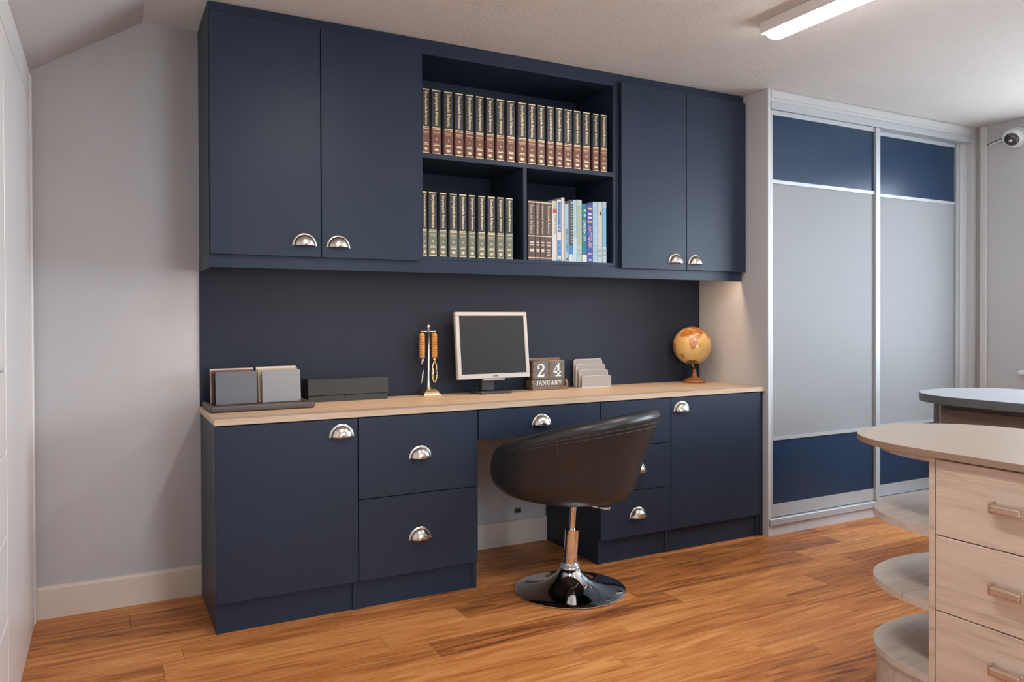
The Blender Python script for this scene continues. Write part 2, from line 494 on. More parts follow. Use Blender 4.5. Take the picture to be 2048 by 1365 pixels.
# ---------------------------------------------------------------- cup handle (one mesh shared by every door and drawer)
def cup_mesh():
    bm = nb()
    a, b, d = 0.041, 0.043, 0.026
    N, K = 20, 8
    rings = []
    for j in range(K + 1):
        al = (math.pi / 2) * j / K
        rr = []
        for i in range(N + 1):
            u = math.pi * i / N
            s = math.sin(al) ** 0.8
            rr.append(bm.verts.new((a * s * math.cos(u), -d * math.cos(al) - 0.002, b * s * math.sin(u))))
        rings.append(rr)
    for j in range(1, K):
        for i in range(N):
            bm.faces.new((rings[j][i], rings[j][i + 1], rings[j + 1][i + 1], rings[j + 1][i]))
    pole = rings[0][0]
    for i in range(N):
        bm.faces.new((pole, rings[1][i + 1], rings[1][i]))
    bmesh.ops.remove_doubles(bm, verts=bm.verts, dist=1e-6)
    bmesh.ops.recalc_face_normals(bm, faces=bm.faces)
    r = bmesh.ops.solidify(bm, geom=bm.faces[:], thickness=0.0016)
    # flat flange round the arch
    for i in range(N):
        u0, u1 = math.pi * i / N, math.pi * (i + 1) / N
        q = []
        for rr, yy in ((1.0, -0.003), (1.14, -0.003), (1.16, -0.0005)):
            q.append([bm.verts.new((a * rr * math.cos(u), yy, b * rr * math.sin(u))) for u in (u0, u1)])
        for k in range(2):
            bm.faces.new((q[k][0], q[k][1], q[k + 1][1], q[k + 1][0]))
    bmesh.ops.remove_doubles(bm, verts=bm.verts, dist=1e-6)
    bmesh.ops.recalc_face_normals(bm, faces=bm.faces)
    me = bpy.data.meshes.new('cup_handle')
    bm.to_mesh(me)
    bm.free()
    me.materials.append(NICKEL)
    for pg in me.polygons: pg.use_smooth = True
    return me
CUP = cup_mesh()
def cup(x, y, z, parent):
    return inst('handle', CUP, (x, y, z), parent)

# ---------------------------------------------------------------- navy base units
ZW = 0.7375     # underside of worktop
YD = 0.019      # carcass front; doors stand in front of it at y = 0
def base(name, x0, x1, fronts, label, kick=True, sides=True, xs=None):
    t = thing(name, ((x0 + x1) / 2, 0.25, 0), label, 'cabinet')
    part('carcass', box(x0 + .0005, x1 - .0005, YD + .001, 0.474, 0.105, ZW - .001), NAVY, t)
    part('side_foot', box(x0 + .0005, x0 + .0185, YD + .001, 0.474, 0.0, 0.105), NAVY, t)
    part('side_foot', box(x1 - .0185, x1 - .0005, YD + .001, 0.474, 0.0, 0.105), NAVY, t)
    part('plinth', box(x0 + .019, x1 - .019, 0.026, 0.044, 0.0, 0.104), NAVY, t)
    for kind, fx0, fx1, fz0, fz1, hx, hz in fronts:
        f = part(kind, box(fx0 + .0015, fx1 - .0015, 0.0, YD, fz0 + .0015, fz1 - .0015, .0012), NAVY, t)
        cup(hx, 0.0, hz, f)
    return t
base('base_cupboard', 0.0, 0.5075, [('door', 0.0, 0.5075, 0.11, 0.735, 0.444, 0.667)], 'navy base cupboard at the worktop end beside the grey wall')
base('deep_drawer_cabinet', 0.5075, 1.0095, [('drawer', 0.5075, 1.0095, 0.4225, 0.735, 0.7575, 0.561), ('drawer', 0.5075, 1.0095, 0.11, 0.4225, 0.7555, 0.241)], 'navy base cabinet with two deep drawers left of the kneehole')
t = thing('kneehole_drawer', (1.31, 0.2, 0.613), 'shallow navy drawer across the kneehole under the worktop', 'drawer')
part('drawer_box', box(1.02, 1.606, YD, 0.44, 0.625, 0.725), NAVY, t)
f = part('drawer_front', box(1.0125, 1.6115, 0, YD, 0.6135, 0.7335, .0012), NAVY, t)
cup(1.3103, 0, 0.653, f)
base('drawer_pedestal', 1.6145, 2.0150, [('drawer', 1.6145, 2.015, 0.5245, 0.735, 1.8155, 0.605), ('drawer', 1.6145, 2.015, 0.319, 0.5245, 1.8185, 0.401), ('drawer', 1.6145, 2.015, 0.11, 0.319, 1.8195, 0.193)], 'navy pedestal of three drawers behind the tub chair')
t = base('wide_cupboard', 2.0150, 2.6000, [('door', 2.015, 2.592, 0.11, 0.735, 2.079, 0.667)], 'navy base cupboard with one door beside the grey wardrobe')
part('filler_strip', box(2.6005, 2.6195, 0.012, 0.03, 0.0, ZW - .001), NAVY, t)
part('worktop', box(-0.004, 2.6205, -0.004, 0.481, ZW, 0.76, .0015), WORKTOP, label='long pale oak worktop on the navy base cabinets', cat='worktop')
part('back_panel', box(0.0, 2.6205, 0.482, YB - .0005, 0.7605, 1.354), NAVY_DK, label='dark navy splashback board between worktop and wall cabinets', cat='panel')
t = thing('cable_outlet', (1.455, YB, 0.165), 'small brown cable outlet low on the kneehole wall', 'outlet')
part('plate', box(1.437, 1.475, YB - .006, YB - .0005, 0.150, 0.176, .002), mat('outlet_brown', (0.2, 0.13, 0.08), 0.5), t)
part('bristle', box(1.443, 1.469, YB - .008, YB - .006, 0.158, 0.168), BLACKPL, t)

# ---------------------------------------------------------------- navy wall units
YU = 0.145
def wallcab(x0, x1, doors, label):
    t = thing('wall_cabinet', ((x0 + x1) / 2, 0.3, 1.356), label, 'cabinet')
    part('carcass', box(x0 + .0005, x1 - .0005, YU, YB - .001, 1.3565, 2.2340), NAVY, t)
    for a, b, hx, hz in doors:
        d = part('door', box(a + .0015, b - .0015, YU - .0225, YU - .002, 1.3485, 2.227, .0012), NAVY, t)
        cup(hx, YU - .0225, hz, d)
    return t
wallcab(0.0, 0.8075, [(0.001, 0.4035, 0.339, 1.390), (0.4035, 0.8065, 0.4685, 1.388)], 'navy two door wall cabinet beside the grey wall')
wallcab(1.8175, 2.6195, [(1.8215, 2.218, 2.149, 1.3800), (2.218, 2.6165, 2.2735, 1.3775)], 'navy two door wall cabinet beside the grey wardrobe')
bk = thing('open_bookcase', (1.3125, 0.3, 1.356), 'open navy bookcase between the wall cabinets', 'bookcase')
part('side', box(0.8080, 0.8290, YU, YB - .001, 1.3565, 2.2340), NAVY, bk)
part('side', box(1.7895, 1.8170, YU, YB - .001, 1.3565, 2.2340), NAVY, bk)
part('bottom_board', box(0.8290, 1.7895, YU, YB - .02, 1.3565, 1.3715), NAVY, bk)
part('shelf', box(0.8290, 1.7895, YU, YB - .02, 1.7790, 1.8000), NAVY, bk)
part('top_board', box(0.8290, 1.7895, YU, YB - .02, 2.2075, 2.2340), NAVY, bk)
part('divider', box(1.3055, 1.3230, YU + .002, YB - .02, 1.3715, 1.7790), NAVY, bk)
part('back_board', box(0.8290, 1.7895, YB - .0195, YB - .002, 1.3565, 2.2340), NAVY, bk)
bm = nb()
abox(bm, 0.0, 2.6195, YU, YU + .02, 2.2345, ZC - .001)
abox(bm, 0.0, 0.018, YU + .02, YB - .001, 2.2345, ZC - .001)
part('fascia', bm, NAVY, label='navy filler strip between wall cabinets and ceiling', cat='fascia')
lr = thing('light_rail', (1.31, YU, 1.301), 'navy light rail along the underside of the wall cabinets', 'rail')
part('front_rail', box(0.0, 2.607, YU, YU + .02, 1.301, 1.356, .001), NAVY, lr)
part('side_rail', box(0.0, 0.018, YU + .02, 0.4815, 1.301, 1.356, .001), NAVY, lr)
bm = nb()
for dx, dz_ in ((0, 0), (.012, .004), (.004, -.012)):
    alathe(bm, (0, 0, 0), [(0, 0.0006), (.0022, 0.0006), (.0022, 0)], 8)
    for v in bm.verts:
        if not v.tag:
            v.co = Vector((2.585 + dx + v.co.x, YU - v.co.z, 1.326 + dz_ + v.co.y))
            v.tag = True
part('screw_hole', bm, BLACKPL, lr)
ls = thing('strip_light', (1.3, 0.195, 1.355), 'slim warm strip light behind the light rail', 'light')
part('channel', box(0.06, 2.56, 0.1655, 0.1815, 1.346, 1.356), LAMPBODY, ls)
part('diffuser', box(0.065, 2.555, 0.167, 0.180, 1.343, 1.346), STRIPM, ls)
al = bpy.data.lights.new('strip_light_lamp', 'AREA')
al.shape = 'RECTANGLE'
al.size, al.size_y = 2.48, 0.014
al.energy = STRIP_W
al.color = (1.0, 0.70, 0.46)
ao = bpy.data.objects.new('lamp', al)
ao.location = Vector((1.31, 0.1735, 1.3425)) - WL[ls]
link(ao, ls)

# ---------------------------------------------------------------- text helper
def text_mesh(s, size, bold=0.0, align='CENTER'):
    cu = bpy.data.curves.new('lettering', 'FONT')
    cu.body = s
    cu.size = size
    cu.resolution_u = 2
    cu.offset = bold
    cu.align_x = align
    cu.align_y = 'CENTER'
    o = bpy.data.objects.new('lettering', cu)
    COL.objects.link(o)
    dg = bpy.context.evaluated_depsgraph_get()
    me = bpy.data.meshes.new_from_object(o.evaluated_get(dg))
    bpy.data.objects.remove(o)
    bpy.data.curves.remove(cu)
    return me

def add_text(bm, s, cx, y, cz, size=None, length=None, height=None, vertical=False, bold=0.0):
    """flat lettering facing -y; vertical lettering reads downwards. Fitted to length (reading direction) and height"""
    me = text_mesh(s, 1.0, bold)
    xs = [v.co.x for v in me.vertices]
    ys = [v.co.y for v in me.vertices]
    wx, wy = max(xs) - min(xs), max(ys) - min(ys)
    mx_, my_ = (max(xs) + min(xs)) / 2, (max(ys) + min(ys)) / 2
    sx = (length / wx) if length else size
    sy = (height / wy) if height else (sx if not size else size)
    n0 = len(bm.verts)
    vv = []
    for v in me.vertices:
        tx, ty = (v.co.x - mx_) * sx, (v.co.y - my_) * sy
        vv.append(bm.verts.new((cx + ty, y, cz - tx) if vertical else (cx + tx, y, cz + ty)))
    for pgn in me.polygons:
        try:
            bm.faces.new([vv[i] for i in pgn.vertices])
        except ValueError:
            pass
    bpy.data.meshes.remove(me)
    return bm

def quad(bm, x0, x1, y, z0, z1):
    q = [bm.verts.new(c) for c in ((x0, y, z0), (x1, y, z0), (x1, y, z1), (x0, y, z1))]
    bm.faces.new(q)

def disc(bm, cx, y, cz, rx, rz, n=10):
    bm.faces.new([bm.verts.new((cx + rx * math.cos(2 * math.pi * k / n), y, cz + rz * math.sin(2 * math.pi * k / n))) for k in range(n)])

def finish(bm, name, material):
    for f in bm.faces:
        f.normal_update()
        if f.normal.y > 0: f.normal_flip()
    me = bpy.data.meshes.new(name)
    bm.to_mesh(me)
    bm.free()
    me.materials.append(material)
    return me

# ---------------------------------------------------------------- encyclopaedia volumes
VH = 0.2700
BY = 0.158       # front of the spines
def gilding(first, second):
    """lines, title, small print and emblem of a spine (scaled in x per volume): title piece and band piece"""
    bm = nb()
    W = 0.0165
    quad(bm, -W, W, 0, 0.982 * VH, 0.996 * VH)
    add_text(bm, 'Encyclopædia Britannica', 0.0, 0, 0.70 * VH, length=0.508 * VH, height=0.0165, vertical=True, bold=0.018)
    upper = finish(bm, 'title', GILT)
    bm = nb()
    for a, b in ((0.4045, 0.4165), (0.383, 0.391)):
        quad(bm, -W, W, 0, a * VH, b * VH)
    add_text(bm, first, 0, 0, 0.340 * VH, length=0.028, height=0.0050, bold=0.02)
    add_text(bm, second, 0, 0, 0.313 * VH, length=0.019, height=0.0036, bold=0.02)
    quad(bm, -.010, .010, 0, 0.157 * VH, 0.167 * VH)
    quad(bm, -.0125, .0125, 0, 0.135 * VH, 0.147 * VH)
    band = finish(bm, 'gilding', GILT)
    # thistle emblem
    bm = nb()
    quad(bm, -W, W, 0, 0.008 * VH, 0.021 * VH)
    disc(bm, 0, 0, 0.066 * VH, .0050, .0042)
    for s in (-1, 1):
        bm.faces.new([bm.verts.new(c) for c in ((s * .002, 0, .045 * VH), (s * .0095, 0, .068 * VH), (s * .0088, 0, .090 * VH), (s * .0035, 0, .066 * VH))])
    bm.faces.new([bm.verts.new(c) for c in ((-.0045, 0, .078 * VH), (.0045, 0, .078 * VH), (.006, 0, .098 * VH), (0, 0, .088 * VH), (-.006, 0, .098 * VH))])
    return upper, band, finish(bm, 'emblem', GILT)
NUMW = 'one two three four five six seven eight nine ten eleven twelve thirteen fourteen fifteen sixteen seventeen eighteen nineteen'.split()
G1 = gilding('MACROPÆDIA', 'Knowledge in Depth')
G2 = gilding('MICROPÆDIA', 'Ready Reference')
NUMCACHE = {}
def num_mesh(s):
    if s not in NUMCACHE:
        bm = nb()
        add_text(bm, s, 0, 0, 0, size=0.0125 if len(s) < 3 else 0.010, bold=0.02)
        NUMCACHE[s] = finish(bm, 'volume_number', GILT)
    return NUMCACHE[s]

def volume(x0, x1, z, band, gild, num, label, group):
    cx = (x0 + x1) / 2
    t = thing('encyclopaedia_volume', (cx, 0.26, z), label, 'book', group)
    h = (x1 - x0) / 2
    # boards with the page block between them
    bm = nb()
    abox(bm, x0 + .0004, x0 + .0034, BY + .011, 0.366, z, z + VH, .0006)
    abox(bm, x1 - .0034, x1 - .0004, BY + .011, 0.366, z, z + VH, .0006)
    part('cover', bm, BLACKB, t)
    part('page_block', box(x0 + .0036, x1 - .0036, BY + .014, 0.360, z + .004, z + VH - .004), PAPER, t)
    hw = h - .0024
    fl_ = hw * 0.80
    def seg(z0, z1):
        bm = nb()
        pts = [(cx - hw, BY + .013), (cx - hw, BY + .0075), (cx - hw * .93, BY + .0025), (cx - fl_, BY), (cx + fl_, BY), (cx + hw * .93, BY + .0025), (cx + hw, BY + .0075), (cx + hw, BY + .013)]
        return aprism(bm, pts, z0, z1)
    part('spine', seg(z + VH * .41, z + VH), SPINE_BK, t)
    part('spine_band', seg(z, z + VH * .41), band, t)
    s = fl_ / 0.0165
    inst('title', gild[0], (cx, BY - .0006, z), t, (s, 1, 1))
    inst('gilding', gild[1], (cx, BY - .0006, z), t, (s, 1, 1), kind='stuff')
    inst('emblem', gild[2], (cx, BY - .0006, z), t, (s, 1, 1))
    inst('volume_number', num_mesh(num), (cx, BY - .0006, z + .235 * VH), t)

E1 = [(0.8325, 0.868), (0.875, 0.919), (0.929, 0.974), (0.98, 1.023), (1.029, 1.072), (1.077, 1.12), (1.128, 1.169), (1.177, 1.221), (1.229, 1.273), (1.283, 1.332), (1.336, 1.378), (1.385, 1.426), (1.435, 1.475), (1.481, 1.521), (1.524, 1.572), (1.577, 1.619), (1.626, 1.671), (1.683, 1.719), (1.728, 1.768)]
for i, (a, b) in enumerate(E1):
    volume(a - .0025, b + .0025, 1.8003, BANDR, G1, str(i + 1), 'black encyclopaedia volume with russet band numbered %s on the upper shelf' % NUMW[i], 'encyclopaedia volumes on the upper shelf')
E2 = [(0.832, 0.854), (0.858, 0.9), (0.907, 0.944), (0.953, 0.994), (0.997, 1.037), (1.042, 1.079), (1.087, 1.126), (1.133, 1.174), (1.179, 1.216), (1.222, 1.261)]
ROM = ['I', 'II', 'III', 'IV', 'V', 'VI', 'VII', 'VIII', 'IX', 'X']
for i, (a, b) in enumerate(E2):
    volume(a - .002, b + .002, 1.3718, BANDG, G2, ROM[i], 'black encyclopaedia volume with sage green band numbered %s on the lower shelf' % ROM[i], 'encyclopaedia volumes on the lower shelf')

# ---------------------------------------------------------------- other books on the lower right shelf
CC = {}
def cm(col, rough=0.45):
    k = tuple(col)
    if k not in CC:
        CC[k] = mat('print_%d' % len(CC), col, rough)
    return CC[k]

def book(x0, x1, ztop, col, label, deco, name='paperback_book', y0=BY, depth=0.19, group='books on the lower right shelf'):
    z = 1.3718
    cx = (x0 + x1) / 2
    t = thing(name, (cx, y0 + depth / 2, z), label, 'book', group)
    x0 += .0006
    x1 -= .0006
    bm = nb()
    abox(bm, x0, x0 + .0012, y0 + .001, y0 + depth, z, ztop)
    abox(bm, x1 - .0012, x1, y0 + .001, y0 + depth, z, ztop)
    part('cover', bm, cm(col), t)
    part('spine', box(x0, x1, y0, y0 + .0025, z, ztop, .0008), cm(col), t)
    part('page_block', box(x0 + .0014, x1 - .0014, y0 + .003, y0 + depth - .002, z + .002, ztop - .002), PAPER, t)
    H = ztop - z
    wd = x1 - x0
    lay = {}
    for dct in deco:
        kind, c = dct[0], tuple(dct[1])
        bm = lay.setdefault((kind, c), nb())
        if kind == 'patch':
            _, _, a, b, u0, u1 = dct
            quad(bm, x0 + wd * u0, x0 + wd * u1, y0 - .0004, z + H * a, z + H * b)
        elif kind == 'text':
            _, _, s, a, b, hh = dct
            add_text(bm, s, cx, y0 - .0008, z + H * (a + b) / 2, length=H * (b - a), height=wd * hh, vertical=True, bold=0.015)
        elif kind == 'bars':
            _, _, a, b, n, u0, u1 = dct
            for k in range(n):
                zz = z + H * (a + (b - a) * (k + .15) / n)
                quad(bm, x0 + wd * u0, x0 + wd * u1, y0 - .0008, zz, zz + H * (b - a) / n * .55)
    for (kind, c), bm in lay.items():
        for f in bm.faces:
            f.normal_update()
            if f.normal.y > 0: f.normal_flip()
        part({'patch': 'spine_label', 'text': 'lettering', 'bars': 'small_print'}[kind], bm, cm(c), t)

CR = (0.72, 0.56, 0.44)
def year(x0, x1, zt, title, label, extra):
    book(x0, x1, zt, (0.105, 0.062, 0.046), label, [('patch', CR, .965, .985, 0, 1), ('patch', CR, .402, .418, 0, 1), ('patch', CR, .035, .052, 0, 1), ('text', CR, title, .45, .93, .42), ('bars', CR, .24, .33, 2, .2, .8)] + extra, 'yearbook')
X3 = [1.336, 1.373, 1.399, 1.424, 1.46, 1.486, 1.51, 1.527, 1.55, 1.572, 1.593, 1.622, 1.65, 1.682, 1.709, 1.736, 1.76]
SF = 'Science and the Future'
GY = 'brown yearbooks on the lower right shelf'
year(X3[0], X3[1], 1.6395, SF, 'thick brown science yearbook against the bookcase divider', [('bars', CR, .13, .22, 1, .2, .8)])
year(X3[1], X3[2], 1.6395, SF, 'brown science yearbook, second from the bookcase divider', [('bars', CR, .13, .22, 1, .2, .8)])
year(X3[2], X3[3], 1.6395, SF, 'brown science yearbook, third from the bookcase divider', [('bars', CR, .13, .22, 1, .2, .8)])
year(X3[3], X3[4], 1.639, 'Encyclopædia Britannica', 'brown encyclopaedia yearbook beside the white and red book', [('bars', CR, .08, .2, 3, .3, .7)])
WB = (0.66, 0.63, 0.57)
PB = (0.36, 0.50, 0.56)
book(X3[4], X3[5], 1.645, WB, 'white paperback with a red block near the top of its spine', [('patch', (0.5, 0.05, 0.04), .80, .86, .2, .95), ('bars', (0.35, 0.25, 0.12), .87, .97, 3, .25, .9), ('bars', (0.35, 0.25, 0.2), .45, .78, 9, .55, .8)])
BL = (0.035, 0.20, 0.55)
book(X3[5], X3[6], 1.653, WB, 'white paperback with bright blue panels on its spine', [('patch', BL, .47, .96, .25, .9), ('patch', BL, .09, .34, .1, .9), ('patch', (0.05, 0.35, 0.6), 0.0, .035, .1, .9), ('bars', (0.40, 0.48, 0.62), .49, .62, 2, .4, .75), ('bars', (0.25, 0.38, 0.62), .14, .3, 2, .45, .65), ('bars', (0.2, 0.34, 0.62), .68, .93, 11, .5, .75)])
book(X3[6], X3[7], 1.664, (0.64, 0.58, 0.49), 'slim cream paperback, tallest on the lower right shelf', [('patch', (0.55, 0.62, 0.5), .93, 1.0, 0, 1)])
book(X3[7], X3[8], 1.648, PB, 'pale blue paperback with small dark teal lettering', [('patch', (0.14, 0.03, 0.05), .955, 1.0, 0, 1), ('bars', (0.05, 0.16, 0.19), .16, .55, 14, .35, .7), ('bars', (0.04, 0.09, 0.13), .02, .07, 1, .3, .8)])
book(X3[8], X3[9], 1.657, (0.045, 0.04, 0.045), 'dark paperback with a blue panel and white foot', [('patch', BL, .12, .26, .05, .95), ('patch', WB, 0, .12, 0, 1), ('patch', (0.33, 0.32, 0.62), .12, 1.0, 0, .1), ('bars', (0.35, 0.32, 0.2), .3, .93, 14, .45, .85), ('bars', (0.6, 0.6, 0.6), .93, .985, 1, .5, .95)])
book(X3[9], X3[10], 1.658, (0.33, 0.52, 0.60), 'sky blue paperback beside the dark paperback', [('patch', (0.45, 0.60, 0.64), 0, .38, 0, 1), ('bars', (0.45, 0.62, 0.7), .5, .9, 6, .3, .7)])
book(X3[10], X3[11], 1.660, (0.42, 0.52, 0.47), 'pale green paperback beside the teal gardening book', [('patch', (0.36, 0.42, 0.27), .25, .9, .15, .75), ('bars', (0.3, 0.36, 0.36), .1, .22, 2, .1, .9)])
book(X3[11], X3[12], 1.643, (0.0, 0.16, 0.22), 'teal gardening book with white foot and white lettering', [('patch', WB, 0, .125, 0, 1), ('text', (0.72, 0.75, 0.75), 'GARDEN DIY', .36, .72, .45), ('bars', (0.35, 0.55, 0.6), .77, .93, 2, .35, .8)])
book(X3[12], X3[13], 1.645, (0.045, 0.055, 0.30), 'violet blue antiques book with orange lettering', [('patch', (0.75, 0.42, 0.14), .90, .94, .15, .9), ('patch', (0.75, 0.36, 0.20), .685, .71, .1, .9), ('bars', (0.72, 0.62, 0.55), .74, .86, 2, .2, .85), ('text', (0.72, 0.42, 0.33), 'ANTIQUES', .25, .62, .62), ('patch', (0.62, 0.30, 0.36), .135, .16, .1, .9), ('bars', (0.6, 0.55, 0.65), .02, .07, 1, .3, .8)])
book(X3[13], X3[14], 1.656, (0.36, 0.50, 0.60), 'pale blue paperback beside the violet antiques book', [('bars', (0.24, 0.42, 0.6), .35, .9, 5, .15, .5), ('bars', (0.3, 0.42, 0.48), .1, .3, 4, .1, .9)])
book(X3[14], X3[15], 1.658, (0.46, 0.52, 0.48), 'pale paperback with a peach strip down its spine', [('patch', (0.62, 0.50, 0.40), .26, .90, .25, .75), ('patch', (0.7, 0.32, 0.12), .78, .84, .45, .7), ('bars', (0.3, 0.36, 0.36), .08, .24, 2, .1, .9)])
book(X3[15], X3[16], 1.660, (0.20, 0.42, 0.58), 'bright sky blue paperback, last before the bookcase side', [('patch', (0.45, 0.55, 0.57), 0, .26, 0, 1), ('patch', (0.42, 0.52, 0.55), .9, 1, 0, 1), ('bars', (0.3, 0.36, 0.4), .1, .24, 2, .1, .9)])

# ---------------------------------------------------------------- sliding wardrobe
XW, YW = 2.622, -0.0225
wd = thing('sliding_wardrobe', (3.5, 0.2, 0), 'dove grey wardrobe with two navy and pale grey sliding doors', 'wardrobe')
part('side_panel', box(XW, XW + .02, YW, YB - .002, 0, ZC - .001), GREYP, wd)
part('side_panel', box(4.330, 4.371, YW, YB - .002, 0, ZC - .001), GREYP, wd)
part('plinth', box(XW + .02, 4.33, YW + .004, YW + .024, 0, 0.05), GREYP, wd)
part('bottom_track', box(XW + .006, 4.33, YW - .012, YW + .1, 0.054, 0.088, .003), SILVER, wd)
part('top_panel', box(XW + .0205, 4.33, YW + .003, YW + .023, 2.208, ZC - .001), GREYP, wd)
part('top_moulding', box(XW + .0205, 4.33, YW - .004, YW + .003, 2.226, 2.262, .002), GREYP, wd)
part('top_track', box(XW + .0205, 4.33, YW - .006, YW + .1, 2.168, 2.206, .002), SILVER, wd)
part('return_panel', box(4.262, 4.33, YW + .03, YW + .048, 0.088, 2.168), GREYP, wd)
part('back_board', box(XW + .02, 4.33, 0.40, 0.41, 0.05, ZC - .01), GREYP, wd)
def sdoor(x0, x1, y, sl, sr, zz):
    d = nb()
    z0_, z1_ = 0.092, 2.166
    abox(d, x0, x0 + sl, y, y + .03, z0_, z1_, .002)
    do = part('door', d, SILVER, wd)
    part('stile', box(x1 - sr, x1, y - .008, y + .03, z0_, z1_, .002), SILVER, do)
    part('bottom_rail', box(x0 + sl, x1 - sr, y + .002, y + .028, z0_, 0.156), SILVER, do)
    part('top_rail', box(x0 + sl, x1 - sr, y + .002, y + .028, 2.143, z1_), SILVER, do)
    part('middle_rail', box(x0 + sl, x1 - sr, y + .001, y + .028, 0.484, 0.502), SILVER, do)
    part('middle_rail', box(x0 + sl, x1 - sr, y + .001, y + .028, 1.795, 1.813), SILVER, do)
    part('panel', box(x0 + sl, x1 - sr, y + .008, y + .016, 0.156, 0.484), NAVYGL, do, label='navy glass panel')
    part('panel', box(x0 + sl, x1 - sr, y + .008, y + .016, 0.502, 1.795), PALE, do, label='pale grey glass panel')
    part('panel', box(x0 + sl, x1 - sr, y + .008, y + .016, 1.813, 2.143), NAVYGL, do, label='navy glass panel')
sdoor(XW + .022, 3.482, YW + .006, .018, .036, 0)
sdoor(3.470, 4.262, YW + .046, .012, .022, 0)

# ---------------------------------------------------------------- batten lamps
def batten(x, y0, y1, label):
    t = thing('batten_lamp', (x, (y0 + y1) / 2, ZC), label, 'light', 'ceiling batten lamps')
    part('housing', box(x - .055, x + .055, y0, y1, ZC - .045, ZC - .0005, .004), LAMPBODY, t)
    bm = nb()
    n = 10
    prof = []
    for k in range(n + 1):
        a = math.pi * k / n
        prof.append((x - .044 * math.cos(a), ZC - .045 - .020 * math.sin(a)))
    A = [bm.verts.new((px, y0 + .012, pz)) for px, pz in prof]
    B = [bm.verts.new((px, y1 - .022, pz)) for px, pz in prof]
    for k in range(n):
        bm.faces.new((A[k], A[k + 1], B[k + 1], B[k]))
    bm.faces.new(A)
    bm.faces.new(B[::-1])
    bm.faces.new((A[0], B[0], B[-1], A[-1]))
    bmesh.ops.recalc_face_normals(bm, faces=bm.faces)
    part('diffuser', bm, DIFFUSER, t)
batten(1.995, -1.86, -0.625, 'white lit batten lamp on the ceiling in front of the wardrobe')
batten(0.62, -2.20, -1.00, 'white lit batten lamp on the ceiling above the desk chair')

# ---------------------------------------------------------------- tub chair
CX, CY = 1.338, -0.180
er = Vector((math.cos(YAW), -math.sin(YAW), 0))
en = Vector((-math.sin(YAW), -math.cos(YAW), 0))
ch = thing('tub_chair', (CX, CY, 0), 'charcoal leather tub chair on a chrome pedestal at the desk', 'chair')
o = part('base', alathe(nb(), (CX, CY, 0), [(0, .001), (.222, .001), (.2265, .003), (.2265, .006), (.222, .0085), (.19, .0125), (.15, .019), (.11, .030), (.082, .044), (.062, .060), (.048, .076), (.040, .090), (.030, .092), (0, .092)], 96), CHROME, ch)
autosmooth(o, 50)
o = part('base_collar', alathe(nb(), (CX, CY, 0), [(0.02, .088), (.040, .088), (.041, .094), (.038, .098), (.040, .102), (.036, .106), (.034, .111), (.02, .112)], 32), mat('clear_collar', (0.62, 0.62, 0.62), 0.2, metal=0.6), ch)
autosmooth(o)
TOP = Vector((CX, CY, 0)) + er * .016
def col(z): return Vector((CX, CY, z)).lerp(Vector((TOP.x, TOP.y, z)), (z - .09) / .26)
part('outer_column', atube(nb(), [col(.108), col(.247), col(.2475)], [.0285, .0285, .026], 32), CHROME, ch)
part('inner_column', atube(nb(), [col(.2475), col(.380)], .0125, 24), CHROME, ch)
bm = nb()
p0 = TOP + er * .012 + Vector((0, 0, .350))
p1 = TOP + er * .145 + en * .035 + Vector((0, 0, .338))
atube(bm, [p0, p1], .0042, 10)
atube(bm, [p0.lerp(p1, .62), p1], .0062, 10)
part('height_lever', bm, CHROME, ch, True)
# upholstered shell: a bowl whose rim climbs towards the back
PBK = [(0, .374), (.12, .377), (.208, .387), (.240, .416), (.258, .468), (.280, .540), (.312, .620), (.350, .712)]
PFR = [(0, .374), (.12, .378), (.21, .389), (.295, .404), (.339, .440), (.347, .485), (.338, .526), (.318, .553)]
BACK = math.radians(38)
def cr(P, s):
    """Catmull-Rom through the profile points"""
    n = len(P) - 1
    f = s * n
    i = min(int(f), n - 1)
    f -= i
    g = [Vector(P[max(i - 1, 0)]), Vector(P[i]), Vector(P[i + 1]), Vector(P[min(i + 2, n)])]
    return 0.5 * ((2 * g[1]) + (g[2] - g[0]) * f + (2 * g[0] - 5 * g[1] + 4 * g[2] - g[3]) * f * f + (3 * g[1] - g[0] - 3 * g[2] + g[3]) * f ** 3)
NA, NS = 72, 26
def shell_pt(a, s):
    wgt = (1 + math.cos(a - BACK)) / 2
    q = cr(PFR, s).lerp(cr(PBK, s), wgt)
    fr_ = max(0.0, -math.sin(a))                 # a little shallower on the side that tucks under the desk
    q = Vector((q.x * (1 - .13 * fr_), .365 + (q.y - .365) * (1 - .14 * fr_)))
    return q
def place(a, r, z):
    v = TOP + er * (r * math.cos(a)) + en * (r * math.sin(a))
    return Vector((v.x, v.y, z))
bm = nb()
rows = []
for j in range(NS):
    s = j / (NS - 1)
    rows.append([(shell_pt(2 * math.pi * k / NA, s).x, shell_pt(2 * math.pi * k / NA, s).y) for k in range(NA)])
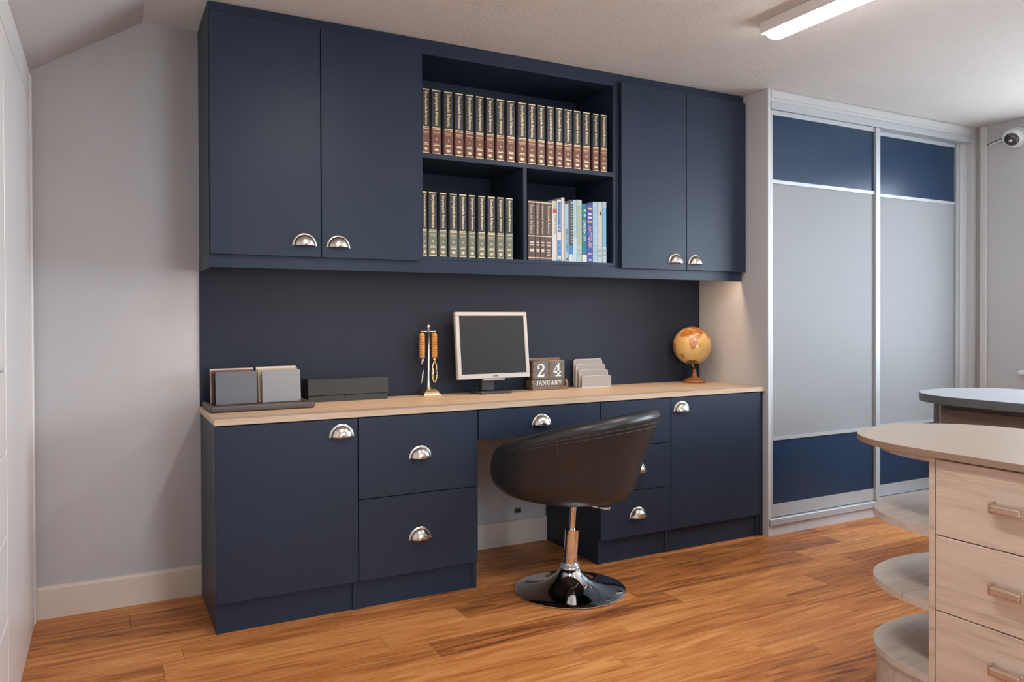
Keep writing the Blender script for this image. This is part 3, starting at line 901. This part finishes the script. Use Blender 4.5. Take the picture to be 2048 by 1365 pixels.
# padded roll over the rim, then the inner wall down to the seat
RR = .030
for j in range(1, 10):
    th = math.pi * j / 9
    rr = []
    for k in range(NA):
        a = 2 * math.pi * k / NA
        e = shell_pt(a, 1.0)
        d = (e - shell_pt(a, .94)).normalized()
        nn = Vector((-d.y, d.x))
        c = e + nn * RR
        q = c - nn * RR * math.cos(th) + d * RR * math.sin(th)
        rr.append((q.x, q.y))
    rows.append(rr)
last = rows[-1]
for j in range(1, 7):
    f = j / 6
    rows.append([(r * (1 - f) + .235 * f - .02 * math.sin(f * math.pi), z * (1 - f) + .485 * f) for r, z in last])
prev = None
for rr in rows:
    if rr[0][0] < 1e-4:
        cur = [bm.verts.new(place(0, 0, rr[0][1]))]
    else:
        cur = [bm.verts.new(place(2 * math.pi * k / NA, r, z)) for k, (r, z) in enumerate(rr)]
    if prev:
        for k in range(NA):
            k2 = (k + 1) % NA
            if len(prev) == 1:
                bm.faces.new((prev[0], cur[k2], cur[k]))
            else:
                bm.faces.new((prev[k], prev[k2], cur[k2], cur[k]))
    prev = cur
bm.faces.new(prev)
bmesh.ops.recalc_face_normals(bm, faces=bm.faces)
part('seat_shell', bm, LEATHER, ch, True)
part('seat_cushion', alathe(nb(), (TOP.x, TOP.y, 0), [(0, .47), (.225, .472), (.245, .484), (.248, .503), (.235, .520), (.20, .530), (.10, .536), (0, .537)], 48), LEATHER, ch, True)
for s, off in ((.985, .0006), (.955, .0006)):
    bm = nb()
    pts = []
    for k in range(NA + 1):
        a = 2 * math.pi * k / NA
        q = shell_pt(a, s)
        pts.append(place(a, q.x + off, q.y))
    atube(bm, pts, .0010, 6, False)
    part('seam', bm, STITCH, ch, True)
bm = nb()
a = math.radians(105)
atube(bm, [place(a, shell_pt(a, s).x + .0004, shell_pt(a, s).y) for s in (.88, .92, .96, .995)], .0009, 6)
part('seam', bm, STITCH, ch, True)

# ---------------------------------------------------------------- drawer islands
def end_outline(x0, x1, yend, depth, yback, n=2.4, N=28):
    """straight sides running away from the desk and a superelliptic rounded end towards it"""
    c, h = (x0 + x1) / 2, (x1 - x0) / 2
    pts = [(x1, yback), (x1, yend - depth)]
    for k in range(1, N):
        a = math.pi * k / N
        cs, sn = math.cos(a), math.sin(a)
        pts.append((c + h * math.copysign(abs(cs) ** (2 / n), cs), yend - depth + depth * abs(sn) ** (2 / n)))
    pts += [(x0, yend - depth), (x0, yback)]
    return pts

HY, HL, HZ = -1.751, .084, 0.006
isl = thing('drawer_island', (1.92, -2.0, 0), 'pale oak drawer island with a taupe top and rounded end shelves', 'island')
YE = -2.62
o = part('countertop', aprism(nb(), end_outline(1.600, 2.236, -1.185, .37, YE), .7355, .7540, .0012), [TAUPE, TAUPE_E], isl)
for pg in o.data.polygons:
    if abs(pg.normal.z) < .5: pg.material_index = 1
o = part('sub_top', aprism(nb(), end_outline(1.632, 2.206, -1.262, .29, -1.555), .717, .7353), ISLOAKX, isl)
part('end_panel', box(1.6215, 2.215, -1.556, -1.540, 0, .7353), ISLOAK, isl)
part('carcass', box(1.6405, 2.215, YE + .02, -1.5565, 0.0, .7353), ISLOAK, isl)
for z in (.5400, .3386, .1403):
    part('end_shelf', aprism(nb(), end_outline(1.622, 2.214, -1.243, .297, -1.5395), z - .0235, z, .0015), ISLOAKX, isl)
part('curved_plinth', aprism(nb(), end_outline(1.630, 2.206, -1.252, .288, -1.5395), 0, .1160), ISLOAKX, isl)
def bar_handle(yc, z, x, parent, mt, L=.088):
    bm = nb()
    for s in (-1, 1):
        abox(bm, x - .026, x, yc + s * (L / 2 - .003) - .003, yc + s * (L / 2 - .003) + .003, z - .0145, z + .0145, .0012)
    abox(bm, x - .031, x - .012, yc - L / 2 + .0055, yc + L / 2 - .0055, z - .011, z + .010, .004, 2)
    return part('handle', bm, mt, parent)
for bank in range(2):
    ya = -1.5575 - bank * .53
    for z0_, z1_ in ((.5285, .7285), (.3265, .5255), (.126, .3235)):
        d = part('drawer', box(1.6215, 1.6400, ya - .526, ya - .0005, z0_, z1_, .0015), ISLOAK, isl)
        bar_handle(HY if bank == 0 else ya - .26, (z0_ + z1_) / 2 + HZ, 1.6215, d, TAUPEM, HL)
part('plinth', box(1.634, 1.640, YE + .02, -1.5575, 0, .122), ISLOAK, isl)

i2 = thing('walnut_island', (3.25, -1.4, 0), 'dark walnut drawer island with a pale grey top before the wardrobe', 'island')
o = part('countertop', aprism(nb(), end_outline(2.920, 3.580, -0.495, .36, -2.3), .7225, .7600, .002), [GREYTOP, GREYTOP_E], i2)
for pg in o.data.polygons:
    if abs(pg.normal.z) < .5: pg.material_index = 1
part('carcass', aprism(nb(), end_outline(2.972, 3.530, -0.556, .30, -2.25), 0.0, .7222), DKWOOD, i2)
part('corner_bead', box(2.9555, 2.962, -0.712, -0.708, .06, .7222), SILVER, i2)
for bank in range(2):
    ya = -0.713 - bank * .61
    for z0_, z1_ in ((.50, .702), (.29, .497), (.06, .287)):
        d = part('drawer', box(2.9555, 2.9718, ya - .606, ya - .001, z0_, z1_, .0015), DKWOOD, i2)
        bar_handle(ya - .3, (z0_ + z1_) / 2, 2.9555, d, NICKEL, .12)

# ---------------------------------------------------------------- things on the worktop
ZT = 0.76
# swatch tray
t = thing('swatch_tray', (.2, .33, ZT), 'dark brown display tray at the end of the worktop', 'tray')
TRAYM = mottle(mat('tray_brown', (0.075, 0.06, 0.055), 0.4), (0.07, 0.055, 0.05), (0.085, 0.068, 0.06), 20)
bm = nb()
abox(bm, .012, .390, .205, .462, ZT, ZT + .012, .003)
part('tray_base', bm, TRAYM, t)
bm = nb()
abox(bm, .006, .394, .197, .222, ZT, ZT + .024, .008, 3)
part('front_lip', bm, TRAYM, t)
part('side_lip', box(.006, .024, .2225, .466, ZT, ZT + .022, .006, 2), TRAYM, t)
part('side_lip', box(.376, .394, .2225, .466, ZT, ZT + .022, .006, 2), TRAYM, t)
def board(x0, x1, yf, zt, thick, colr, lean, label, rough=0.4):
    """upright swatch board leaning back slightly"""
    bm = box(x0, x1, yf, yf + thick, ZT + .0135, zt, .001)
    piv = Vector((0, yf, ZT + .0135))
    R = Matrix.Rotation(-lean, 4, 'X')
    for v in bm.verts:
        v.co = R @ (v.co - piv) + piv
    part('swatch_board', bm, cm(colr, rough), label=label, cat='swatch', group='swatch boards in the tray')
LN = math.radians(7)
board(.030, .196, .405, .914, .008, (0.60, 0.52, 0.44), LN, 'cream swatch board at the back of the stack beside the wall')
board(.034, .196, .392, .909, .008, (0.16, 0.06, 0.04), LN, 'russet brown swatch board between cream and slate boards')
board(.038, .197, .379, .902, .008, (0.02, 0.018, 0.018), LN, 'black swatch board behind the slate grey board')
board(.045, .200, .362, .903, .012, (0.125, 0.132, 0.148), LN, 'slate grey swatch board in front of the stack beside the wall')
board(.206, .366, .400, .917, .008, (0.62, 0.56, 0.47), LN, 'ivory swatch board at the back of the stack beside the black box')
board(.210, .368, .386, .910, .008, (0.42, 0.34, 0.25), LN, 'beige swatch board behind the light grey board')
board(.222, .375, .362, .904, .012, (0.26, 0.262, 0.275), LN, 'light grey swatch board in front of the stack beside the black box')

t = thing('black_box', (.585, .43, ZT), 'long black presentation box on the worktop', 'box')
BOXM = mottle(mat('black_card', (0.030, 0.030, 0.030), 0.5), (0.028, 0.028, 0.028), (0.033, 0.033, 0.032), 12)
part('box_base', box(.412, .757, .391, .475, ZT, ZT + .026, .001), BOXM, t)
part('lid', box(.410, .759, .389, .477, ZT + .0275, ZT + .0965, .0015), BOXM, t)
part('pull_ribbon', box(.569, .580, .3868, .3905, ZT + .014, ZT + .030, .0006), BLACKPL, t)

# bar tool stand
t = thing('bar_tool_stand', (.966, .43, ZT), 'small brass stand holding two wooden handled bar tools', 'stand')
bx, by = .966, .425
bm = nb()
for h0, h1, s0, s1 in ((0, .006, .046, .046), (.006, .012, .041, .036), (.012, .020, .034, .034), (.020, .031, .033, .022)):
    q0 = [bm.verts.new((bx + a * s0, by + b * s0, ZT + h0)) for a, b in ((-1, -1), (1, -1), (1, 1), (-1, 1))]
    q1 = [bm.verts.new((bx + a * s1, by + b * s1, ZT + h1)) for a, b in ((-1, -1), (1, -1), (1, 1), (-1, 1))]
    for k in range(4):
        bm.faces.new((q0[k], q0[(k + 1) % 4], q1[(k + 1) % 4], q1[k]))
    bm.faces.new(q0[::-1])
    bm.faces.new(q1)
part('stepped_base', bm, BRASS, t)
px = .963
bm = nb()
atube(bm, [(bx, by, ZT + .030), (bx - .003, by, ZT + .05), (px, by, ZT + .300)], [.013, .006, .0055], 14)
part('post', bm, STEEL, t, True)
part('finial', alathe(nb(), (px, by, ZT + .298), [(0, 0), (.006, 0), (.0045, .008), (.0085, .016), (.007, .025), (0, .028)], 16), STEEL, t, True)
bm = nb()
atube(bm, [(px - .035, by, ZT + .297), (px - .03, by, ZT + .2925), (px + .03, by, ZT + .2925), (px + .034, by, ZT + .297)], .0032, 8)
part('crossbar', bm, STEEL, t, True)
def handle_turn(x, y):
    prof = [(0, 0), (.010, 0)]
    for k in range(9):
        z = .006 + k * .0115
        prof += [(.0125, z), (.0130, z + .005), (.0125, z + .009), (.0112, z + .0105)]
    prof += [(.011, .112), (.005, .117), (0, .118)]
    return alathe(nb(), (x, y, ZT + .170), prof, 20)
k1 = thing('bar_knife', (px - .0305, by, ZT + .05), 'bar knife with turned wooden handle hanging on the brass stand', 'tool')
part('handle', handle_turn(px - .0305, by), TURNED, k1, True)
bm = nb()
atube(bm, [(px - .0305, by, ZT + .171), (px - .0305, by, ZT + .150), (px - .028, by, ZT + .142)], [.009, .005, .003], 12)
atube(bm, [(px - .028, by, ZT + .142), (px - .0275, by, ZT + .11), (px - .031, by, ZT + .075), (px - .036, by, ZT + .055)], [.003, .0032, .0034, .002], 10)
part('blade', bm, STEEL, k1, True)
k2 = thing('bottle_opener', (px + .0295, by, ZT + .05), 'bottle opener with turned wooden handle hanging on the brass stand', 'tool')
part('handle', handle_turn(px + .0295, by), TURNED, k2, True)
bm = nb()
atube(bm, [(px + .0295, by, ZT + .171), (px + .0295, by, ZT + .150)], [.009, .005], 12)
loop = []
for k in range(25):
    a = 2 * math.pi * k / 24
    loop.append((px + .0295 + .0115 * math.sin(a) * (1 + .0), by, ZT + .107 + .046 * math.cos(a)))
atube(bm, loop, .0036, 8, False)
abox(bm, px + .017, px + .027, by - .002, by + .002, ZT + .070, ZT + .125, .001)
part('opener_loop', bm, BRASS, k2, True)

# monitor
t = thing('computer_monitor', (1.265, .40, ZT), 'square silver computer monitor with a dark screen on the worktop', 'monitor')
bm = nb()
aprism(bm, [(1.165, .425), (1.190, .345), (1.350, .345), (1.375, .425), (1.33, .455), (1.21, .455)], ZT, ZT + .012, .003)
part('foot', bm, CHARPL, t)
part('neck', box(1.215, 1.282, .392, .425, ZT + .012, ZT + .10, .004), CHARPL, t)
part('hinge_cover', box(1.205, 1.318, .352, .368, ZT + .063, ZT + .085, .003), MONB, t)
MW, MH = .373, .311
mc = Vector((1.2625, .345, ZT + .0735))
tilt = Matrix.Rotation(math.radians(-6.5), 4, 'X') 
def tl(bm):
    for v in bm.verts:
        v.co = tilt @ v.co + mc
    return bm
h = MW / 2
bm = nb()
abox(bm, -h, h, 0, .022, 0, .022, .002)
abox(bm, -h, h, 0, .022, MH - .019, MH, .002)
abox(bm, -h, -h + .019, 0, .022, .022, MH - .019, .002)
abox(bm, h - .018, h, 0, .022, .022, MH - .019, .002)
part('bezel', tl(bm), MONB, t)
part('screen', tl(box(-h + .019, h - .018, .005, .008, .022, MH - .019)), SCREEN, t)
bm = box(-h + .004, h - .004, .0222, .048, .004, MH - .004, .008, 2)
part('back_cover', tl(bm), CHARPL, t)
bm = add_text(nb(), 'acer', 0.003, -.0006, .0115, length=.026, height=.0068, bold=.02)
for f in bm.faces:
    f.normal_update()
    if f.normal.y > 0: f.normal_flip()
part('lettering', tl(bm), CHARPL, t)

# perpetual calendar
t = thing('block_calendar', (1.593, .44, ZT), 'rustic wooden block calendar stand on the worktop', 'calendar')
FX0, FX1, FY = 1.491, 1.6945, .400
part('base_board', box(FX0, FX1, FY - .004, .468, ZT, ZT + .012, .002), RUSTIC, t)
part('front_ledge', box(FX0 + .014, FX1 - .014, FY - .004, FY + .004, ZT + .012, ZT + .018), RUSTIC, t)
for xa, xb in ((FX0, FX0 + .012), (FX1 - .012, FX1)):
    bm = nb()
    P = [(FY - .004, .012), (FY - .004, .030), (FY + .008, .048), (FY + .024, .048), (FY + .030, .0495), (.462, .0495), (.468, .012)]
    a = [bm.verts.new((xa, y, ZT + z)) for y, z in P]
    b = [bm.verts.new((xb, y, ZT + z)) for y, z in P]
    for k in range(len(P)):
        bm.faces.new((a[k], a[(k + 1) % len(P)], b[(k + 1) % len(P)], b[k]))
    bm.faces.new(a)
    bm.faces.new(b[::-1])
    bmesh.ops.recalc_face_normals(bm, faces=bm.faces)
    part('side_bracket', bm, RUSTIC, t)
part('back_board', box(FX0 + .002, FX1 - .012, .456, .468, ZT + .060, ZT + .155, .002), RUSTIC, t)

def strokes(bm, segs, ox, oz, s, y):
    for x0, z0_, x1, z1_, wd_ in segs:
        a = Vector((x0, z0_))
        b = Vector((x1, z1_))
        d = (b - a).normalized()
        n_ = Vector((-d.y, d.x)) * wd_ / 2
        bm.faces.new([bm.verts.new((ox + q.x * s, y, oz + q.y * s)) for q in (a - n_, b - n_, b + n_, a + n_)])
def serif(x, z, wd_=.28): return (x - wd_ / 2, z, x + wd_ / 2, z, .06)
GLY = {
    'J': (.5, [(.32, .9, .32, .25, .16), (.32, .27, .22, .08, .13), (.24, .09, .08, .1, .12), (.10, .1, .06, .22, .12), serif(.32, .97, .36)]),
    'A': (.82, [(.12, .03, .40, .97, .08), (.68, .03, .42, .97, .17), (.24, .36, .58, .36, .07), serif(.12, .03), serif(.68, .03, .32)]),
    'N': (.86, [(.16, .03, .16, .97, .08), (.16, .95, .70, .05, .17), (.70, .03, .70, .97, .08), serif(.14, .97, .28), serif(.16, .03, .28), serif(.70, .97, .28)]),
    'U': (.82, [(.18, .97, .18, .28, .16), (.18, .3, .3, .08, .13), (.29, .08, .52, .08, .12), (.51, .08, .64, .3, .09), (.64, .28, .64, .97, .08), serif(.18, .97, .34), serif(.64, .97, .28)]),
    'R': (.82, [(.18, .03, .18, .97, .16), (.18, .94, .5, .94, .09), (.48, .95, .62, .8, .12), (.62, .82, .62, .66, .15), (.62, .68, .48, .51, .12), (.18, .51, .5, .51, .09), (.40, .5, .66, .05, .16), serif(.18, .03, .34), serif(.70, .03, .2)]),
    'Y': (.8, [(.14, .95, .40, .48, .16), (.66, .95, .40, .48, .08), (.40, .03, .40, .5, .16), serif(.14, .97, .34), serif(.66, .97, .26), serif(.40, .03, .36)]),
}
def date_block(x0, x1, label):
    o = thing('date_cube', ((x0 + x1) / 2, FY + .05, ZT + .0505), label, 'cube', 'number cubes of the calendar')
    part('cube', box(x0, x1, FY + .008, FY + .008 + (x1 - x0) * .49, ZT + .0505, ZT + .145, .004, 2), RUSTIC, o)
    part('slate_face', box(x0 + .007, x1 - .007, FY + .0065, FY + .0085, ZT + .056, ZT + .139), SLATE, o)
    return o
c2 = date_block(1.4965, 1.5885, 'slate faced date cube showing a two, next to the monitor')
c4 = date_block(1.5895, 1.6815, 'slate faced date cube showing a four, next to the letter rack')
y = FY + .0058
bm = nb()
arc = []
for k in range(13):
    a = math.radians(175 - k * 19)
    arc.append((.33 + .25 * math.cos(a), .72 + .22 * math.sin(a)))
segs = [(arc[k][0], arc[k][1], arc[k + 1][0], arc[k + 1][1], .07 + .10 * min(1, max(0, (k - 2) / 5))) for k in range(12)]
segs += [(arc[-1][0], arc[-1][1], .14, .12, .12), (.08, .07, .60, .07, .15), (.585, .05, .62, .24, .06), (.08, .66, .22, .66, .15)]
strokes(bm, segs, 1.5205, ZT + .0635, .066, y)
part('numeral', bm, LETTER, c2)
bm = nb()
strokes(bm, [(.46, .04, .46, .98, .17), (.02, .31, .48, .96, .07), (.0, .32, .70, .32, .10), (.22, .03, .70, .03, .08)], 1.6125, ZT + .0655, .066, y)
part('numeral', bm, LETTER, c4)
mb = thing('month_block', (1.593, FY + .03, ZT + .0125), 'slate block lettered JANUARY below the date cubes', 'block')
part('block', box(1.5045, 1.6815, FY + .0095, FY + .045, ZT + .0125, ZT + .0500, .002), RUSTIC, mb)
part('slate_face', box(1.508, 1.678, FY + .0085, FY + .0096, ZT + .0205, ZT + .0475), SLATE, mb)
bm = nb()
ox, sz = 0, .022
tot = sum(GLY[c][0] for c in 'JANUARY')
sx0 = 1.592 - tot * .0272 / 2
for c in 'JANUARY':
    wch, sg = GLY[c]
    strokes(bm, [(a * 1.16, b, c_ * 1.16, d, e) for a, b, c_, d, e in sg], sx0 + ox * .0272, ZT + .0232, sz, FY + .0080)
    ox += wch
part('lettering', bm, LETTER, mb)

# letter rack
t = thing('letter_rack', (1.86, .43, ZT), 'frosted acrylic four tier letter rack on the worktop', 'rack')
part('rack_base', box(1.772, 1.946, .392, .470, ZT, ZT + .004, .001), ACRYLE, t)
for (xa, xb, yy, zt) in ((1.776, 1.950, .394, ZT + .060), (1.773, 1.945, .415, ZT + .089), (1.766, 1.941, .436, ZT + .1165), (1.767, 1.938, .457, ZT + .1415)):
    bm = nb()
    rr = .012
    outl = [(xa, ZT + .0042), (xb, ZT + .0042)]
    for k in range(5):
        a = math.radians(90 * k / 4)
        outl.append((xb - rr + rr * math.cos(a), zt - rr + rr * math.sin(a)))
    for k in range(5):
        a = math.radians(90 + 90 * k / 4)
        outl.append((xa + rr + rr * math.cos(a), zt - rr + rr * math.sin(a)))
    aprism(bm, outl, 0, .0035)
    for v in bm.verts:
        v.co = Vector((v.co.x, yy + v.co.z, v.co.y))
    bmesh.ops.recalc_face_normals(bm, faces=bm.faces)
    o = part('divider', bm, [ACRYL, ACRYLE], t)
    for pg in o.data.polygons:
        if abs(pg.normal.y) < .5: pg.material_index = 1
    # polished edge line round the tier
    bm = nb()
    atube(bm, [(q[0], yy - .0004, q[1]) for q in [outl[1]] + outl[2:] + [outl[0]]], .0016, 6)
    part('polished_edge', bm, ACRYLE, t)

# globe
GX, GY_, GZ, GR = 2.470, .372, .9617, .1020
t = thing('desk_globe', (2.486, GY_, ZT), 'antique style desk globe on a turned wooden stand', 'globe')
o = part('stand_base', alathe(nb(), (2.486, GY_, ZT), [(0, 0), (.058, 0), (.062, .004), (.061, .010), (.052, .018), (.036, .025), (.020, .030), (.015, .036), (.012, .050), (.0095, .066), (.0105, .069), (.009, .073), (0, .074)], 40), GLOBEWD, t, True)
AF = [(-17, 14), (-17, 21), (-10, 30), (-6, 35), (3, 37), (10, 37), (11, 33), (20, 31), (30, 31), (34, 28), (38, 20), (43, 12), (51, 11), (45, 3), (40, -4), (40, -15), (35, -20), (33, -27), (27, -34), (19, -35), (15, -27), (12, -17), (13, -8), (9, 1), (9, 4), (3, 6), (-8, 4), (-13, 9)]
EU = [(-10, 36), (-9, 44), (-1, 44), (-4, 48), (3, 51), (9, 54), (8, 57), (12, 56), (6, 60), (14, 67), (25, 71), (60, 70), (100, 77), (140, 73), (179, 68), (160, 60), (140, 50), (127, 38), (121, 30), (110, 20), (105, 10), (98, 8), (95, 17), (88, 22), (80, 14), (77, 8), (72, 20), (66, 25), (57, 26), (59, 22), (52, 16), (44, 13), (39, 21), (35, 29), (36, 36), (27, 37), (23, 36), (19, 42), (16, 38), (12, 44), (4, 43), (-1, 37)]
SA = [(-80, 0), (-77, 8), (-62, 10), (-50, 0), (-35, -6), (-39, -15), (-48, -27), (-57, -35), (-65, -42), (-68, -54), (-74, -50), (-71, -30), (-71, -18), (-80, -6)]
NAM = [(-165, 60), (-155, 71), (-110, 72), (-80, 72), (-60, 52), (-70, 43), (-81, 30), (-97, 27), (-95, 17), (-85, 10), (-105, 20), (-117, 32), (-125, 45)]
AU = [(114, -22), (115, -34), (130, -32), (140, -38), (150, -37), (153, -27), (143, -11), (136, -15), (130, -12)]
MG = [(44, -24), (44, -17), (50, -13), (48, -24)]
def inpoly(x, y, P):
    c = False
    j = len(P) - 1
    for i in range(len(P)):
        if (P[i][1] > y) != (P[j][1] > y) and x < (P[j][0] - P[i][0]) * (y - P[i][1]) / (P[j][1] - P[i][1]) + P[i][0]:
            c = not c
        j = i
    return c
bm = nb()
NL, NT = 120, 60
axr = Matrix.Rotation(YAW * 0, 3, 'Z')
vc = Vector((CAM.x - GX, CAM.y - GY_, 0)).normalized()          # towards the room's camera side
rg = Vector((-vc.y, vc.x, 0))
tiltg = math.radians(25)
ax = (Vector((0, 0, 1)) * math.cos(tiltg) - vc * math.sin(tiltg)).normalized()   # north pole leans away
f0 = (vc - ax * vc.dot(ax)).normalized()
s0 = ax.cross(f0)
def gp(lon, lat, r):
    a, b = math.radians(lon - 21), math.radians(lat)
    return Vector((GX, GY_, GZ)) + r * (math.cos(b) * (math.cos(a) * f0 + math.sin(a) * s0) + math.sin(b) * ax)
grid = [[bm.verts.new(gp(-180 + 360 * i / NL, -90 + 180 * j / NT, GR)) for i in range(NL)] for j in range(1, NT)]
sp, np_ = bm.verts.new(gp(0, -90, GR)), bm.verts.new(gp(0, 90, GR))
for j in range(NT - 2):
    for i in range(NL):
        f = bm.faces.new((grid[j][i], grid[j][(i + 1) % NL], grid[j + 1][(i + 1) % NL], grid[j + 1][i]))
        lon, lat = -180 + 360 * (i + .5) / NL, -90 + 180 * (j + 1.5) / NT
        if inpoly(lon, lat, AF): f.material_index = 2 if lat < 8 else 1
        elif inpoly(lon, lat, MG): f.material_index = 2
        elif inpoly(lon, lat, EU) or inpoly(lon, lat, SA) or inpoly(lon, lat, NAM) or inpoly(lon, lat, AU): f.material_index = 1
        elif lat < -72: f.material_index = 3
        elif ((lon + 28) / 9) ** 2 + ((lat + 50) / 8) ** 2 < 1: f.material_index = 4
for i in range(NL):
    f = bm.faces.new((sp, grid[0][(i + 1) % NL], grid[0][i]))
    f.material_index = 3
    bm.faces.new((np_, grid[-1][i], grid[-1][(i + 1) % NL]))
bmesh.ops.recalc_face_normals(bm, faces=bm.faces)
part('globe_ball', bm, [OCEAN, LAND, LANDP, ICE, mat('globe_cartouche', (0.30, 0.23, 0.05), 0.35)], t, True)
bm = nb()
south = gp(0, -90, GR)
atube(bm, [south + ax * .004, south - ax * .010, Vector((2.478, GY_, ZT + .085)), Vector((2.486, GY_, ZT + .073))], [.004, .004, .0035, .005], 10)
part('axis_arm', bm, BRASS, t, True)
north = gp(0, 90, GR)
part('finial', atube(nb(), [north - ax * .002, north + ax * .012, north + ax * .022], [.006, .004, .002], 10), BLACKPL, t, True)

# ---------------------------------------------------------------- security camera on the right wall
t = thing('security_camera', (XR, -0.245, 2.165), 'white dome security camera high on the right wall', 'camera')
SCX, SCY, SCZ = XR, -0.250, 2.163
bm = alathe(nb(), (0, 0, 0), [(0, 0), (.062, 0), (.062, .018), (.055, .026), (0, .026)], 32)
for v in bm.verts: v.co = Vector((SCX - .001 - v.co.z, SCY + v.co.x, SCZ + v.co.y))
bmesh.ops.recalc_face_normals(bm, faces=bm.faces)
autosmooth(part('mounting_base', bm, PVC, t))
view = (Vector((-0.80, -0.12, -0.50))).normalized()
cen = Vector((SCX - .035, SCY, SCZ))
Q = view.to_track_quat('Z', 'Y').to_matrix()
def rev(prof, n=32):
    bm = alathe(nb(), (0, 0, 0), prof, n)
    for v in bm.verts: v.co = Q @ v.co + cen
    bmesh.ops.recalc_face_normals(bm, faces=bm.faces)
    return bm
part('ball_housing', rev([(0, -.05), (.03, -.042), (.05, -.02), (.056, .005), (.053, .025), (.044, .036), (.038, .034), (0, .03)]), PVC, t, True)
part('smoked_window', rev([(.0385, .0345), (.034, .044), (.022, .052), (0, .056)]), DOME, t, True)
part('lens', rev([(0.010, .053), (.009, .0570), (.004, .0578), (0, .0578)]), STEEL, t, True)
cb = thing('camera_cable', (XR, -0.12, 2.16), 'white conduit with black wire running to the security camera', 'cable')
part('conduit', atube(nb(), [(XR - .008, -0.088, 2.146), (XR - .010, -0.12, 2.158), (XR - .012, -0.165, 2.166), (XR - .014, -0.20, 2.168)], [.009, .0095, .011, .013], 12), PVC, cb, True)
part('wire', atube(nb(), [(XR - .017, -0.088, 2.149), (XR - .020, -0.12, 2.160), (XR - .022, -0.165, 2.168), (XR - .024, -0.188, 2.169)], .0028, 8), BLACKPL, cb, True)
